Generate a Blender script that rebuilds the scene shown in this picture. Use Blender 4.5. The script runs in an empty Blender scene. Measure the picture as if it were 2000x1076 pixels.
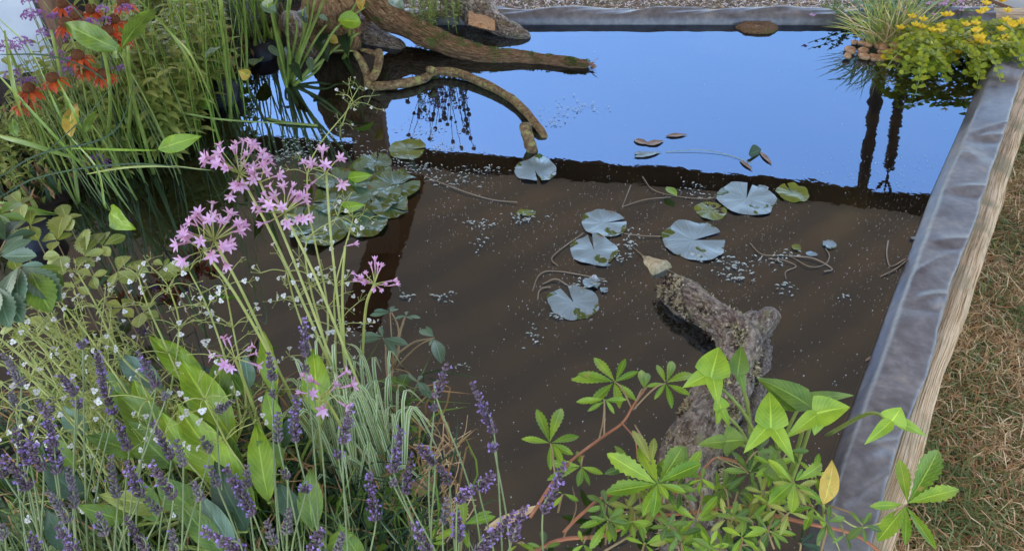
import bpy, math, random
import numpy as np
from mathutils import Vector, noise
random.seed(7)
rnd = random.random
def U(a, b): return a + (b - a) * rnd()
V = Vector
SC = bpy.context.scene
# ------------------------------------------------------------ camera, sky, sun, exposure
CAM_H = 1.3; PITCH = math.radians(40); F = 1500.0
cam = bpy.data.cameras.new('camera'); camo = bpy.data.objects.new('camera', cam)
SC.collection.objects.link(camo); SC.camera = camo
camo.location = (0, 0, CAM_H); camo.rotation_euler = (math.radians(90) - PITCH, 0, 0)
cam.lens = 27; cam.sensor_width = 36; cam.clip_start = 0.02; cam.clip_end = 3000
SUN_EL, SUN_AZ = math.radians(58), math.radians(282)
w = bpy.data.worlds.new('World'); SC.world = w; w.use_nodes = True
wn = w.node_tree.nodes; bg = wn['Background']
sky = wn.new('ShaderNodeTexSky'); sky.sky_type = 'NISHITA'; sky.sun_disc = False
sky.sun_elevation = SUN_EL; sky.sun_rotation = SUN_AZ; sky.air_density = 1.0; sky.dust_density = 1.5; sky.ozone_density = 0.3
w.node_tree.links.new(sky.outputs[0], bg.inputs[0]); bg.inputs[1].default_value = 0.12
sl = bpy.data.lights.new('sun', 'SUN'); sl.energy = 4.5; sl.angle = math.radians(0.5); sl.color = (1, .95, .87)
so = bpy.data.objects.new('sun', sl); SC.collection.objects.link(so)
sd = V((math.sin(SUN_AZ) * math.cos(SUN_EL), math.cos(SUN_AZ) * math.cos(SUN_EL), math.sin(SUN_EL)))
so.rotation_euler = sd.to_track_quat('Z', 'Y').to_euler(); so.location = (0, 0, 8)
SC.view_settings.view_transform = 'Standard'; SC.view_settings.look = 'None'
SC.view_settings.gamma = 1; SC.view_settings.exposure = 2.5
SC.render.engine = 'CYCLES'; SC.cycles.max_bounces = 8; SC.cycles.transparent_max_bounces = 12

# ------------------------------------------------------------ helpers
cp, sp_ = math.cos(PITCH), math.sin(PITCH)
def ray(px, py):
    u = px - 1000; v = 538 - py
    return V((u, F * cp + v * sp_, -F * sp_ + v * cp))
def at(px, py, z=0.0):
    d = ray(px, py); t = (z - CAM_H) / d.z
    return V((0, 0, CAM_H)) + d * t
def mpp(px, py, z=0.0):
    return (z - CAM_H) / ray(px, py).z
def atY(px, py, Y):
    d = ray(px, py); return V((0, 0, CAM_H)) + d * (Y / d.y)

class MB:
    def __init__(s): s.v = []; s.f = []; s.uv = []; s.m = []
    def face(s, idx, uvs=None, mat=0):
        s.f.append(tuple(idx)); s.m.append(mat)
        s.uv.extend(uvs if uvs else [(.5, .5)] * len(idx))
    def grid(s, rows, uvrows=None, mat=0, closed=False):
        n0 = len(s.v); nr = len(rows); nc = len(rows[0])
        for r in rows: s.v.extend([tuple(p) for p in r])
        for i in range(nr - 1):
            for j in range(nc if closed else nc - 1):
                k = (j + 1) % nc
                a = n0 + i * nc + j; b = n0 + i * nc + k; c = n0 + (i + 1) * nc + k; d = n0 + (i + 1) * nc + j
                if uvrows: uv = [uvrows[i][j], uvrows[i][k], uvrows[i + 1][k], uvrows[i + 1][j]]
                else: uv = [(j / nc, i / nr), ((j + 1) / nc, i / nr), ((j + 1) / nc, (i + 1) / nr), (j / nc, (i + 1) / nr)]
                s.face((a, b, c, d), uv, mat)
        return n0
    def box(s, c, d, mat=0, ax=None):
        X, Y, Z = ax if ax else (V((1, 0, 0)), V((0, 1, 0)), V((0, 0, 1)))
        n = len(s.v); c = V(c)
        for sz in (-1, 1):
            for sy in (-1, 1):
                for sx in (-1, 1): s.v.append(tuple(c + X * d[0] / 2 * sx + Y * d[1] / 2 * sy + Z * d[2] / 2 * sz))
        for q in ((0, 2, 3, 1), (4, 5, 7, 6), (0, 1, 5, 4), (2, 6, 7, 3), (0, 4, 6, 2), (1, 3, 7, 5)):
            s.face([n + i for i in q], None, mat)
    def tube(s, pts, rad, n=6, mat=0, cap=True, rough=0.0, seed=0):
        pts = [V(p) for p in pts]; m = len(pts)
        if not hasattr(rad, '__len__'): rad = [rad] * m
        rows = []; t0 = (pts[1] - pts[0]).normalized()
        x = t0.orthogonal().normalized()
        for i, p in enumerate(pts):
            t = (pts[min(i + 1, m - 1)] - pts[max(i - 1, 0)])
            t = t.normalized() if t.length > 1e-9 else t0
            x = (x - t * x.dot(t)); x = x.normalized() if x.length > 1e-6 else t.orthogonal().normalized()
            y = t.cross(x); row = []
            for j in range(n):
                a = 2 * math.pi * j / n; dr = x * math.cos(a) + y * math.sin(a); r = rad[i]
                if rough:
                    q = p + dr * r
                    r *= 1 + rough * (noise.noise(q * (1.2 / max(r, .004)) + V((seed, 0, 0))) + .6 * noise.noise(q * (3.2 / max(r, .004))))
                row.append(p + dr * r)
            rows.append(row)
        L = m
        uv = [[(j / n, i / L) for j in range(n)] for i in range(m)]
        n0 = s.grid(rows, uv, mat, closed=True)
        if cap:
            for (st, rev, ri) in ((n0, True, 0), (n0 + (m - 1) * n, False, m - 1)):
                c = len(s.v); s.v.append(tuple(pts[ri]))
                for j in range(n):
                    a, b = st + j, st + (j + 1) % n
                    s.face((c, b, a) if rev else (c, a, b), None, mat)
    def blob(s, c, r, ax=None, mat=0, nu=6, nv=4, bump=0.0, seed=0):
        c = V(c); X, Y, Z = ax if ax else (V((1, 0, 0)), V((0, 1, 0)), V((0, 0, 1)))
        if not hasattr(r, '__len__'): r = (r, r, r)
        rows = []
        for i in range(nv + 1):
            ph = math.pi * i / nv; row = []
            for j in range(nu):
                a = 2 * math.pi * j / nu; k = 1.0
                d = V((math.sin(ph) * math.cos(a), math.sin(ph) * math.sin(a), -math.cos(ph)))
                if bump: k += bump * noise.noise(d * 1.7 + V((seed, seed * .37, 0)))
                row.append(c + (X * d.x * r[0] + Y * d.y * r[1] + Z * d.z * r[2]) * k)
            rows.append(row)
        s.grid(rows, None, mat, closed=True)
    def build(s, name, mats, parent=None, smooth=True):
        me = bpy.data.meshes.new(name)
        base = V(parent.location) if parent is not None else V((0, 0, 0))
        if parent is not None and parent.parent is not None: base = base + V(parent.parent.location)
        va = np.array(s.v, dtype=np.float32).reshape(-1, 3)
        if parent is None and len(va):
            c = va.mean(axis=0); c[2] = va[:, 2].min(); base = V([float(q) for q in c])
        va = va - np.array(tuple(base), dtype=np.float32)
        nl = np.array([len(f) for f in s.f], dtype=np.int32)
        me.vertices.add(len(va)); me.vertices.foreach_set('co', va.ravel())
        me.loops.add(int(nl.sum())); me.loops.foreach_set('vertex_index', np.concatenate([np.array(f, dtype=np.int32) for f in s.f]))
        me.polygons.add(len(nl)); st = np.zeros(len(nl), dtype=np.int32); st[1:] = np.cumsum(nl)[:-1]
        me.polygons.foreach_set('loop_start', st); me.polygons.foreach_set('loop_total', nl)
        me.polygons.foreach_set('material_index', np.array(s.m, dtype=np.int32))
        me.update(calc_edges=True)
        uvl = me.uv_layers.new(name='UVMap'); uvl.data.foreach_set('uv', np.array(s.uv, dtype=np.float32).ravel())
        if smooth: me.polygons.foreach_set('use_smooth', np.ones(len(nl), dtype=bool))
        me.validate()
        if not isinstance(mats, (list, tuple)): mats = [mats]
        for m_ in mats: me.materials.append(m_)
        o = bpy.data.objects.new(name, me); SC.collection.objects.link(o)
        if parent is not None: o.parent = parent
        else: o.location = base
        return o
def child_fix(o, parent):  # sub-part whose parent is a mesh part at local origin
    o.parent = parent
def tag(o, label=None, cat=None, group=None, kind=None):
    if label: o['label'] = label
    if cat: o['category'] = cat
    if group: o['group'] = group
    if kind: o['kind'] = kind
    return o
def empty(name, loc, label, cat, group=None):
    o = bpy.data.objects.new(name, None); SC.collection.objects.link(o)
    o.location = loc; o.empty_display_size = .05; return tag(o, label, cat, group)
def sub(mb, name, mats, part):   # sub-part: part has parent thing, both with identity rotation
    base = V(part.parent.location) if part.parent else V(part.location)
    o = mb.build(name, mats, None); 
    # shift to parent's frame
    o.location = V(o.location) - base - (V(part.location) if part.parent else V((0, 0, 0)))
    o.parent = part; return o
def cat(pts, n=4):   # catmull-rom
    P = [V(p) for p in pts]
    if len(P) < 3: return [P[0].lerp(P[-1], i / n) for i in range(n + 1)]
    Q = [P[0] * 2 - P[1]] + P + [P[-1] * 2 - P[-2]]; out = []
    for i in range(1, len(Q) - 2):
        for k in range(n):
            t = k / n; a, b, c, d = Q[i - 1], Q[i], Q[i + 1], Q[i + 2]
            out.append(.5 * ((2 * b) + (c - a) * t + (2 * a - 5 * b + 4 * c - d) * t * t + (3 * b - a - 3 * c + d) * t ** 3))
    out.append(P[-1]); return out
def lin(a, b, n): return [a + (b - a) * i / (n - 1) for i in range(n)]
PROF = {
 'oval': lambda t: math.sin(math.pi * min(1, t * 1.0)) ** .62,
 'ovate': lambda t: (math.sin(math.pi * t ** .72)) ** .75,
 'obov': lambda t: (math.sin(math.pi * t ** 1.35)) ** .8,
 'lance': lambda t: max(0, math.sin(math.pi * t ** .82)) ** .95,
 'arrow': lambda t: min(1, t * 6) ** .6 * (1 - t) ** .72 * (1 + .35 * math.sin(math.pi * t)),
 'blade': lambda t: min(1, (1 - t) * 3.0) ** .8 * (0.55 + .45 * min(1, t * 5)),
 'petal': lambda t: max(0, math.sin(math.pi * (t * .93 + .05))) ** .8,
}
def leaf(mb, a, b, width, up=V((0, 0, 1)), prof='ovate', bend=.08, fold=.25, ser=0.0, nl=8, nw=4, mat=0, wave=0.0, curl=0.0):
    a = V(a); b = V(b); ax = b - a; L = ax.length
    if L < 1e-6: return
    ax /= L; side = ax.cross(up)
    if side.length < 1e-4: side = ax.orthogonal()
    side.normalize(); n = side.cross(ax); pf = PROF[prof]; sd_ = rnd() * 50
    rows = []; uv = []
    for i in range(nl + 1):
        t = i / nl; w_ = pf(min(max(t, .001), .999)) * width / 2
        if ser: w_ *= 1 + (ser if i % 2 else -ser * .6) * (1 if 0 < i < nl else 0)
        c = a + ax * (L * t) + n * (bend * L * 4 * t * (1 - t) - curl * L * t * t)
        r = []; ru = []
        for j in range(nw + 1):
            s_ = 2 * j / nw - 1
            tt = ax * (-ser * .35 * L / nl * abs(s_)) if ser else V((0, 0, 0))
            wv = wave * L * noise.noise(V((t * 5, s_ * 2, sd_))) if wave else 0
            r.append(c + side * (w_ * s_) + n * (fold * abs(s_) * w_ + wv) + tt); ru.append((s_ * .5 + .5, t))
        rows.append(r); uv.append(ru)
    mb.grid(rows, uv, mat)
def ribbon(mb, pts, width, up=V((0, 0, 1)), mat=0, prof='blade', fold=.3, n=4):
    P = cat(pts, n); m = len(P); rows = []; uv = []
    for i, p in enumerate(P):
        t = i / (m - 1); ax = (P[min(i + 1, m - 1)] - P[max(i - 1, 0)]).normalized()
        side = ax.cross(up)
        side = side.normalized() if side.length > 1e-4 else V((1, 0, 0))
        nn = side.cross(ax); w_ = width / 2 * PROF[prof](min(t, .995))
        rows.append([p - side * w_ + nn * fold * w_, p, p + side * w_ + nn * fold * w_]); uv.append([(0, t), (.5, t), (1, t)])
    mb.grid(rows, uv, mat)
def jit(s): return V((U(-s, s), U(-s, s), U(-s, s)))

# ------------------------------------------------------------ materials
def newmat(name):
    m = bpy.data.materials.new(name); m.use_nodes = True
    return m, m.node_tree.nodes, m.node_tree.links, m.node_tree.nodes['Principled BSDF']
def ramp(N, stops):
    r = N.new('ShaderNodeValToRGB'); e = r.color_ramp.elements
    while len(e) < len(stops): e.new(.5)
    for q, (p, c) in zip(e, stops): q.position = p; q.color = (*c, 1) if len(c) == 3 else c
    return r
def leafmat(name, c1, c2, trans=.3, rough=.42, vein=.5, spec=.5, stripe=None, side=True, sc=30, blot=None, bth=.58):
    m, N, L, b = newmat(name)
    geo = N.new('ShaderNodeNewGeometry'); tc = N.new('ShaderNodeTexCoord')
    nz = N.new('ShaderNodeTexNoise'); nz.inputs['Scale'].default_value = sc; nz.inputs['Detail'].default_value = 4
    L.new(tc.outputs['Object'], nz.inputs['Vector'])
    ad = N.new('ShaderNodeMath'); ad.operation = 'MULTIPLY_ADD'; L.new(geo.outputs['Random Per Island'], ad.inputs[0]); ad.inputs[1].default_value = .75
    ms = N.new('ShaderNodeMath'); ms.operation = 'MULTIPLY_ADD'; L.new(nz.outputs['Fac'], ms.inputs[0]); ms.inputs[1].default_value = 1.6; ms.inputs[2].default_value = -.68
    L.new(ms.outputs[0], ad.inputs[2])
    r = ramp(N, [(0, c1), (1, c2)]); L.new(ad.outputs[0], r.inputs[0])
    col = r.outputs[0]
    uv = N.new('ShaderNodeSeparateXYZ'); L.new(tc.outputs['UV'], uv.inputs[0])
    s1 = N.new('ShaderNodeMath'); s1.operation = 'SUBTRACT'; L.new(uv.outputs[0], s1.inputs[0]); s1.inputs[1].default_value = .5
    ab = N.new('ShaderNodeMath'); ab.operation = 'ABSOLUTE'; L.new(s1.outputs[0], ab.inputs[0])
    def mix(fac, colA, colB, f=None):
        mx = N.new('ShaderNodeMix'); mx.data_type = 'RGBA'
        if f is not None: mx.inputs[0].default_value = f
        if fac is not None: L.new(fac, mx.inputs[0])
        L.new(colA, mx.inputs[6])
        if isinstance(colB, tuple): mx.inputs[7].default_value = (*colB, 1)
        else: L.new(colB, mx.inputs[7])
        return mx.outputs[2]
    if stripe:
        mr = N.new('ShaderNodeMapRange'); mr.inputs[1].default_value = .2; mr.inputs[2].default_value = .3
        L.new(ab.outputs[0], mr.inputs[0]); col = mix(mr.outputs[0], col, stripe)
    h = None
    if vein > 0:
        mr = N.new('ShaderNodeMapRange'); mr.inputs[1].default_value = .012; mr.inputs[2].default_value = .045
        mr.inputs[3].default_value = vein; mr.inputs[4].default_value = 0
        L.new(ab.outputs[0], mr.inputs[0])
        lite = tuple(min(1, q * 1.9 + .03) for q in c2)
        h = mr.outputs[0]
        if side:
            k = N.new('ShaderNodeMath'); k.operation = 'MULTIPLY_ADD'; L.new(ab.outputs[0], k.inputs[0]); k.inputs[1].default_value = -.55; L.new(uv.outputs[1], k.inputs[2])
            k2 = N.new('ShaderNodeMath'); k2.operation = 'MULTIPLY'; L.new(k.outputs[0], k2.inputs[0]); k2.inputs[1].default_value = 60
            sn = N.new('ShaderNodeMath'); sn.operation = 'SINE'; L.new(k2.outputs[0], sn.inputs[0])
            m2 = N.new('ShaderNodeMapRange'); m2.inputs[1].default_value = .75; m2.inputs[2].default_value = 1; m2.inputs[4].default_value = vein * .35
            L.new(sn.outputs[0], m2.inputs[0])
            mxm = N.new('ShaderNodeMath'); mxm.operation = 'MAXIMUM'; L.new(h, mxm.inputs[0]); L.new(m2.outputs[0], mxm.inputs[1]); h = mxm.outputs[0]
        col = mix(h, col, lite)
    if blot:
        n2 = N.new('ShaderNodeTexNoise'); n2.inputs['Scale'].default_value = sc * 1.3; n2.inputs['Detail'].default_value = 6
        mp = N.new('ShaderNodeVectorMath'); mp.operation = 'ADD'; mp.inputs[1].default_value = (7, 3, 1); L.new(tc.outputs['Object'], mp.inputs[0]); L.new(mp.outputs[0], n2.inputs['Vector'])
        m3 = N.new('ShaderNodeMapRange'); m3.inputs[1].default_value = bth; m3.inputs[2].default_value = bth + .07; L.new(n2.outputs['Fac'], m3.inputs[0])
        col = mix(m3.outputs[0], col, blot)
    L.new(col, b.inputs['Base Color']); b.inputs['Roughness'].default_value = rough; b.inputs['Specular IOR Level'].default_value = spec
    bp = N.new('ShaderNodeBump'); bp.inputs['Strength'].default_value = .35; bp.inputs['Distance'].default_value = .002
    L.new(h if h is not None else nz.outputs['Fac'], bp.inputs['Height']); L.new(bp.outputs[0], b.inputs['Normal'])
    if trans > 0:
        tr = N.new('ShaderNodeBsdfTranslucent'); L.new(col, tr.inputs[0])
        mx = N.new('ShaderNodeMixShader'); mx.inputs[0].default_value = trans
        L.new(b.outputs[0], mx.inputs[1]); L.new(tr.outputs[0], mx.inputs[2]); L.new(mx.outputs[0], N['Material Output'].inputs[0])
    return m
def noisemat(name, stops, sc=20, rough=.8, bump=.4, dist=.005, stretch=(1, 1, 1), detail=8, spec=.3, coord='Object', fleck=None, fsc=90, fth=.62, warp=0):
    m, N, L, b = newmat(name)
    tc = N.new('ShaderNodeTexCoord'); mp = N.new('ShaderNodeMapping'); mp.inputs['Scale'].default_value = stretch
    L.new(tc.outputs[coord], mp.inputs[0])
    nz = N.new('ShaderNodeTexNoise'); nz.inputs['Scale'].default_value = sc; nz.inputs['Detail'].default_value = detail; nz.inputs['Roughness'].default_value = .65
    nz.inputs['Distortion'].default_value = warp
    L.new(mp.outputs[0], nz.inputs['Vector']); r = ramp(N, stops); L.new(nz.outputs['Fac'], r.inputs[0]); col = r.outputs[0]
    if fleck:
        n2 = N.new('ShaderNodeTexNoise'); n2.inputs['Scale'].default_value = fsc; n2.inputs['Detail'].default_value = 5; L.new(tc.outputs[coord], n2.inputs['Vector'])
        mr = N.new('ShaderNodeMapRange'); mr.inputs[1].default_value = fth; mr.inputs[2].default_value = fth + .05; L.new(n2.outputs['Fac'], mr.inputs[0])
        mx = N.new('ShaderNodeMix'); mx.data_type = 'RGBA'; L.new(mr.outputs[0], mx.inputs[0]); L.new(col, mx.inputs[6]); mx.inputs[7].default_value = (*fleck, 1); col = mx.outputs[2]
    L.new(col, b.inputs['Base Color']); b.inputs['Roughness'].default_value = rough; b.inputs['Specular IOR Level'].default_value = spec
    bp = N.new('ShaderNodeBump'); bp.inputs['Strength'].default_value = bump; bp.inputs['Distance'].default_value = dist
    L.new(nz.outputs['Fac'], bp.inputs['Height']); L.new(bp.outputs[0], b.inputs['Normal'])
    return m
M = {}
M['green'] = leafmat('leaf_green', (.06, .12, .014), (.22, .33, .035), blot=(.26, .24, .05), bth=.66)
M['bright'] = leafmat('leaf_bright', (.13, .26, .012), (.40, .55, .04), rough=.38, blot=(.42, .34, .07), bth=.66)
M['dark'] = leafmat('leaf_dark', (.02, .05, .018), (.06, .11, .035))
M['blueleaf'] = leafmat('leaf_bluegreen', (.08, .15, .07), (.22, .32, .17), rough=.35, spec=.8)
M['yellowgreen'] = leafmat('leaf_yellowgreen', (.22, .27, .03), (.46, .46, .09), rough=.5)
M['lime'] = leafmat('leaf_lime', (.16, .22, .015), (.55, .56, .03), rough=.5, vein=.25)
M['phlox'] = leafmat('leaf_soft_green', (.20, .25, .04), (.54, .56, .14), vein=.35, side=False)
M['yellow'] = leafmat('leaf_yellow', (.55, .33, .04), (.75, .5, .08), blot=(.3, .35, .05))
M['vari'] = leafmat('leaf_variegated', (.15, .27, .06), (.28, .4, .1), stripe=(.7, .72, .46), vein=0, rough=.5)
M['stem'] = leafmat('stem_green', (.13, .2, .03), (.34, .4, .08), trans=0, vein=0)
M['palestem'] = leafmat('stem_pale', (.26, .30, .06), (.50, .50, .14), trans=0, vein=0)
M['rush'] = leafmat('rush_green', (.09, .17, .015), (.32, .44, .06), trans=.1, vein=0, rough=.35)
M['redstem'] = leafmat('stem_red', (.28, .06, .03), (.5, .21, .08), trans=0, vein=0, rough=.4)
M['tanstem'] = leafmat('stem_tan', (.25, .16, .06), (.38, .25, .11), trans=0, vein=0)
M['lavstem'] = leafmat('lavender_stem', (.09, .13, .04), (.25, .30, .11), trans=0, vein=0)
M['calyx'] = leafmat('lavender_calyx', (.055, .036, .045), (.19, .125, .15), trans=.05, vein=0, rough=.8)
M['calyxdry'] = leafmat('lavender_calyx_dry', (.09, .08, .08), (.24, .19, .19), trans=.05, vein=0, rough=.9)
M['violet'] = leafmat('lavender_flower', (.22, .13, .36), (.45, .31, .60), trans=.2, vein=0, rough=.7)
M['pink'] = leafmat('pink_petal', (.66, .32, .52), (.86, .55, .72), trans=.3, vein=.15, side=False, rough=.6)
M['pinktube'] = leafmat('pink_tube', (.55, .25, .38), (.7, .4, .5), trans=.2, vein=0)
M['white'] = leafmat('white_petal', (.62, .58, .5), (.85, .8, .72), trans=.25, vein=0, rough=.7)
M['bud'] = leafmat('bud_yellowgreen', (.25, .28, .06), (.5, .48, .15), trans=.1, vein=0)
M['gold'] = leafmat('golden_petal', (.8, .48, .01), (.95, .68, .02), trans=.2, vein=0)
M['orange'] = leafmat('orange_petal', (.5, .045, .012), (.8, .15, .025), trans=.25, vein=.2, side=False)
M['cone'] = noisemat('flower_cone', [(.3, (.06, .02, .01)), (.7, (.28, .1, .03))], sc=300, bump=1)
M['mauve'] = leafmat('mauve_floret', (.26, .09, .28), (.56, .28, .56), trans=.15, vein=0)
def padmat(name, c1, c2, th, ior, rg):
    m = leafmat(name, c1, c2, trans=0, rough=rg, vein=0, spec=1.0, sc=9); N, L = m.node_tree.nodes, m.node_tree.links; b = N['Principled BSDF']
    tc = N.new('ShaderNodeTexCoord'); n2 = N.new('ShaderNodeTexNoise'); n2.inputs['Scale'].default_value = 13; n2.inputs['Detail'].default_value = 3; L.new(tc.outputs['Object'], n2.inputs['Vector'])
    uv = N.new('ShaderNodeSeparateXYZ'); L.new(tc.outputs['UV'], uv.inputs[0])
    a = N.new('ShaderNodeMath'); a.operation = 'MULTIPLY_ADD'; L.new(uv.outputs[1], a.inputs[0]); a.inputs[1].default_value = .16; L.new(n2.outputs['Fac'], a.inputs[2])
    mr = N.new('ShaderNodeMapRange'); mr.inputs[1].default_value = th; mr.inputs[2].default_value = th + .015; L.new(a.outputs[0], mr.inputs[0])
    old = b.inputs['Base Color'].links[0].from_socket; mx = N.new('ShaderNodeMix'); mx.data_type = 'RGBA'; L.new(mr.outputs[0], mx.inputs[0]); L.new(old, mx.inputs[6]); mx.inputs[7].default_value = (.09, .12, .02, 1); L.new(mx.outputs[2], b.inputs['Base Color'])
    fr_ = N.new('ShaderNodeMath'); fr_.operation = 'MULTIPLY'; L.new(uv.outputs[0], fr_.inputs[0]); fr_.inputs[1].default_value = 17 * 6.283
    si = N.new('ShaderNodeMath'); si.operation = 'COSINE'; L.new(fr_.outputs[0], si.inputs[0])
    vm = N.new('ShaderNodeMapRange'); vm.inputs[1].default_value = .86; vm.inputs[2].default_value = 1; vm.inputs[4].default_value = .55; L.new(si.outputs[0], vm.inputs[0])
    m4 = N.new('ShaderNodeMix'); m4.data_type = 'RGBA'; L.new(vm.outputs[0], m4.inputs[0]); L.new(mx.outputs[2], m4.inputs[6]); m4.inputs[7].default_value = (.05, .09, .05, 1)
    n5 = N.new('ShaderNodeTexNoise'); n5.inputs['Scale'].default_value = 60; n5.inputs['Detail'].default_value = 5; L.new(tc.outputs['Object'], n5.inputs['Vector'])
    e5 = N.new('ShaderNodeMath'); e5.operation = 'MULTIPLY_ADD'; L.new(uv.outputs[1], e5.inputs[0]); e5.inputs[1].default_value = .5; L.new(n5.outputs['Fac'], e5.inputs[2])
    r5_ = N.new('ShaderNodeMapRange'); r5_.inputs[1].default_value = 1.04; r5_.inputs[2].default_value = 1.1; L.new(e5.outputs[0], r5_.inputs[0])
    m5 = N.new('ShaderNodeMix'); m5.data_type = 'RGBA'; L.new(r5_.outputs[0], m5.inputs[0]); L.new(m4.outputs[2], m5.inputs[6]); m5.inputs[7].default_value = (.16, .10, .04, 1); L.new(m5.outputs[2], b.inputs['Base Color'])
    bq = N.new('ShaderNodeBump'); bq.inputs['Strength'].default_value = .5; bq.inputs['Distance'].default_value = .0025; bq.invert = True; L.new(vm.outputs[0], bq.inputs['Height']); L.new(bq.outputs[0], b.inputs['Normal'])
    for nm, v0, v1 in (('Roughness', rg, .06), ('IOR', ior, 1.35)):
        q = N.new('ShaderNodeMapRange'); q.inputs[3].default_value = v0; q.inputs[4].default_value = v1; L.new(mr.outputs[0], q.inputs[0]); L.new(q.outputs[0], b.inputs[nm])
    return m
M['pad'] = padmat('lily_pad', (.09, .18, .17), (.19, .32, .34), .71, 2.1, .42)
M['padcrinkle'] = padmat('lily_pad_crinkled', (.08, .15, .07), (.16, .25, .13), .66, 1.7, .22)
M['padgreen'] = leafmat('lily_pad_underside', (.10, .15, .02), (.26, .27, .04), trans=.1, rough=.25, vein=0, spec=.7)
def barkmat(name, dark, mid, lite, patch, patch2, rough=.85, spec=.3, along=13, around=26, pth=.56, p2th=.6):
    m, N, L, b = newmat(name)
    tc = N.new('ShaderNodeTexCoord'); mp = N.new('ShaderNodeMapping'); mp.inputs['Scale'].default_value = (around, along, 1); L.new(tc.outputs['UV'], mp.inputs[0])
    n1 = N.new('ShaderNodeTexNoise'); n1.inputs['Scale'].default_value = 2.2; n1.inputs['Detail'].default_value = 9; n1.inputs['Roughness'].default_value = .72; n1.inputs['Distortion'].default_value = .6; L.new(mp.outputs[0], n1.inputs['Vector'])
    r1 = ramp(N, [(.34, dark), (.47, mid), (.62, lite)]); L.new(n1.outputs['Fac'], r1.inputs[0]); col = r1.outputs[0]
    for sc, th, c_, off in ((24, pth, patch, 0), (95, p2th, patch2, 5)):
        n2 = N.new('ShaderNodeTexNoise'); n2.inputs['Scale'].default_value = sc; n2.inputs['Detail'].default_value = 8; n2.inputs['Roughness'].default_value = .7
        ad = N.new('ShaderNodeVectorMath'); ad.inputs[1].default_value = (off, off, off); L.new(tc.outputs['Object'], ad.inputs[0]); L.new(ad.outputs[0], n2.inputs['Vector'])
        mr = N.new('ShaderNodeMapRange'); mr.inputs[1].default_value = th; mr.inputs[2].default_value = th + .06; L.new(n2.outputs['Fac'], mr.inputs[0])
        mx = N.new('ShaderNodeMix'); mx.data_type = 'RGBA'; L.new(mr.outputs[0], mx.inputs[0]); L.new(col, mx.inputs[6]); mx.inputs[7].default_value = (*c_, 1); col = mx.outputs[2]
    L.new(col, b.inputs['Base Color']); b.inputs['Roughness'].default_value = rough; b.inputs['Specular IOR Level'].default_value = spec
    bp = N.new('ShaderNodeBump'); bp.inputs['Strength'].default_value = 1; bp.inputs['Distance'].default_value = .012; L.new(n1.outputs['Fac'], bp.inputs['Height'])
    b2 = N.new('ShaderNodeBump'); b2.inputs['Strength'].default_value = .8; b2.inputs['Distance'].default_value = .006; L.new(n2.outputs['Fac'], b2.inputs['Height']); L.new(bp.outputs[0], b2.inputs['Normal']); L.new(b2.outputs[0], b.inputs['Normal'])
    return m
M['bark'] = barkmat('bark_mossy', (.03, .015, .008), (.25, .12, .05), (.52, .31, .15), (.17, .19, .04), (.60, .44, .24))
M['barkwet'] = barkmat('bark_wet', (.010, .006, .004), (.20, .12, .07), (.58, .45, .32), (.30, .26, .10), (.85, .74, .48), .34, .55, 24, 16, .57, .58)
M['lichen'] = noisemat('branch_lichen', [(.3, (.06, .035, .02)), (.5, (.24, .14, .06)), (.7, (.46, .33, .14))], sc=60, bump=1, dist=.006, fleck=(.36, .33, .09), fsc=45, fth=.57)
M['rawwood'] = noisemat('raw_wood', [(.3, (.3, .12, .04)), (.55, (.62, .32, .13)), (.75, (.75, .5, .27))], sc=30, stretch=(1, 4, 4), bump=1, dist=.01)
M['lichenpatch'] = noisemat('lichen_patch', [(.3, (.34, .24, .10)), (.7, (.78, .64, .38))], sc=80, bump=1, dist=.004)
M['darkflake'] = leafmat('bark_flake', (.012, .007, .004), (.10, .05, .025), trans=0, vein=0, rough=.4)
M['moss'] = leafmat('moss', (.07, .10, .015), (.26, .30, .07), trans=.1, vein=0, rough=.9)
M['soil'] = noisemat('soil', [(.3, (.02, .014, .01)), (.7, (.09, .06, .04))], sc=30, bump=1, dist=.02)
M['basket'] = noisemat('black_plastic', [(.3, (.012, .013, .018)), (.7, (.03, .032, .04))], sc=8, rough=.4, bump=.1)
M['pebble'] = leafmat('pebble', (.28, .12, .05), (.7, .42, .2), trans=0, vein=0, rough=.45)
M['deadleaf'] = leafmat('dead_leaf', (.16, .08, .04), (.42, .27, .16), trans=.1, rough=.4)
M['straw'] = leafmat('straw', (.62, .38, .14), (.98, .72, .4), trans=.1, vein=0, rough=.7)
M['strawbrown'] = leafmat('straw_brown', (.26, .12, .04), (.62, .34, .13), trans=.1, vein=0, rough=.7)
M['turf'] = leafmat('turf_green', (.09, .12, .02), (.26, .30, .08), trans=.15, vein=0, rough=.6)
M['grit'] = leafmat('grit', (.45, .36, .3), (.9, .78, .68), trans=0, vein=0, rough=.7)
M['groundm'] = noisemat('dry_ground', [(.3, (.05, .03, .012)), (.5, (.16, .10, .05)), (.7, (.34, .25, .15))], sc=25, bump=1, dist=.02)
M['fleck'] = leafmat('floating_fleck', (.45, .45, .42), (.85, .85, .8), trans=0, vein=0, rough=.5)
M['duck'] = leafmat('floating_weed', (.35, .4, .3), (.65, .7, .62), trans=.1, vein=0, rough=.25, spec=1)
M['root'] = leafmat('floating_root', (.22, .14, .07), (.36, .25, .14), trans=0, vein=0, rough=.4)
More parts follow.
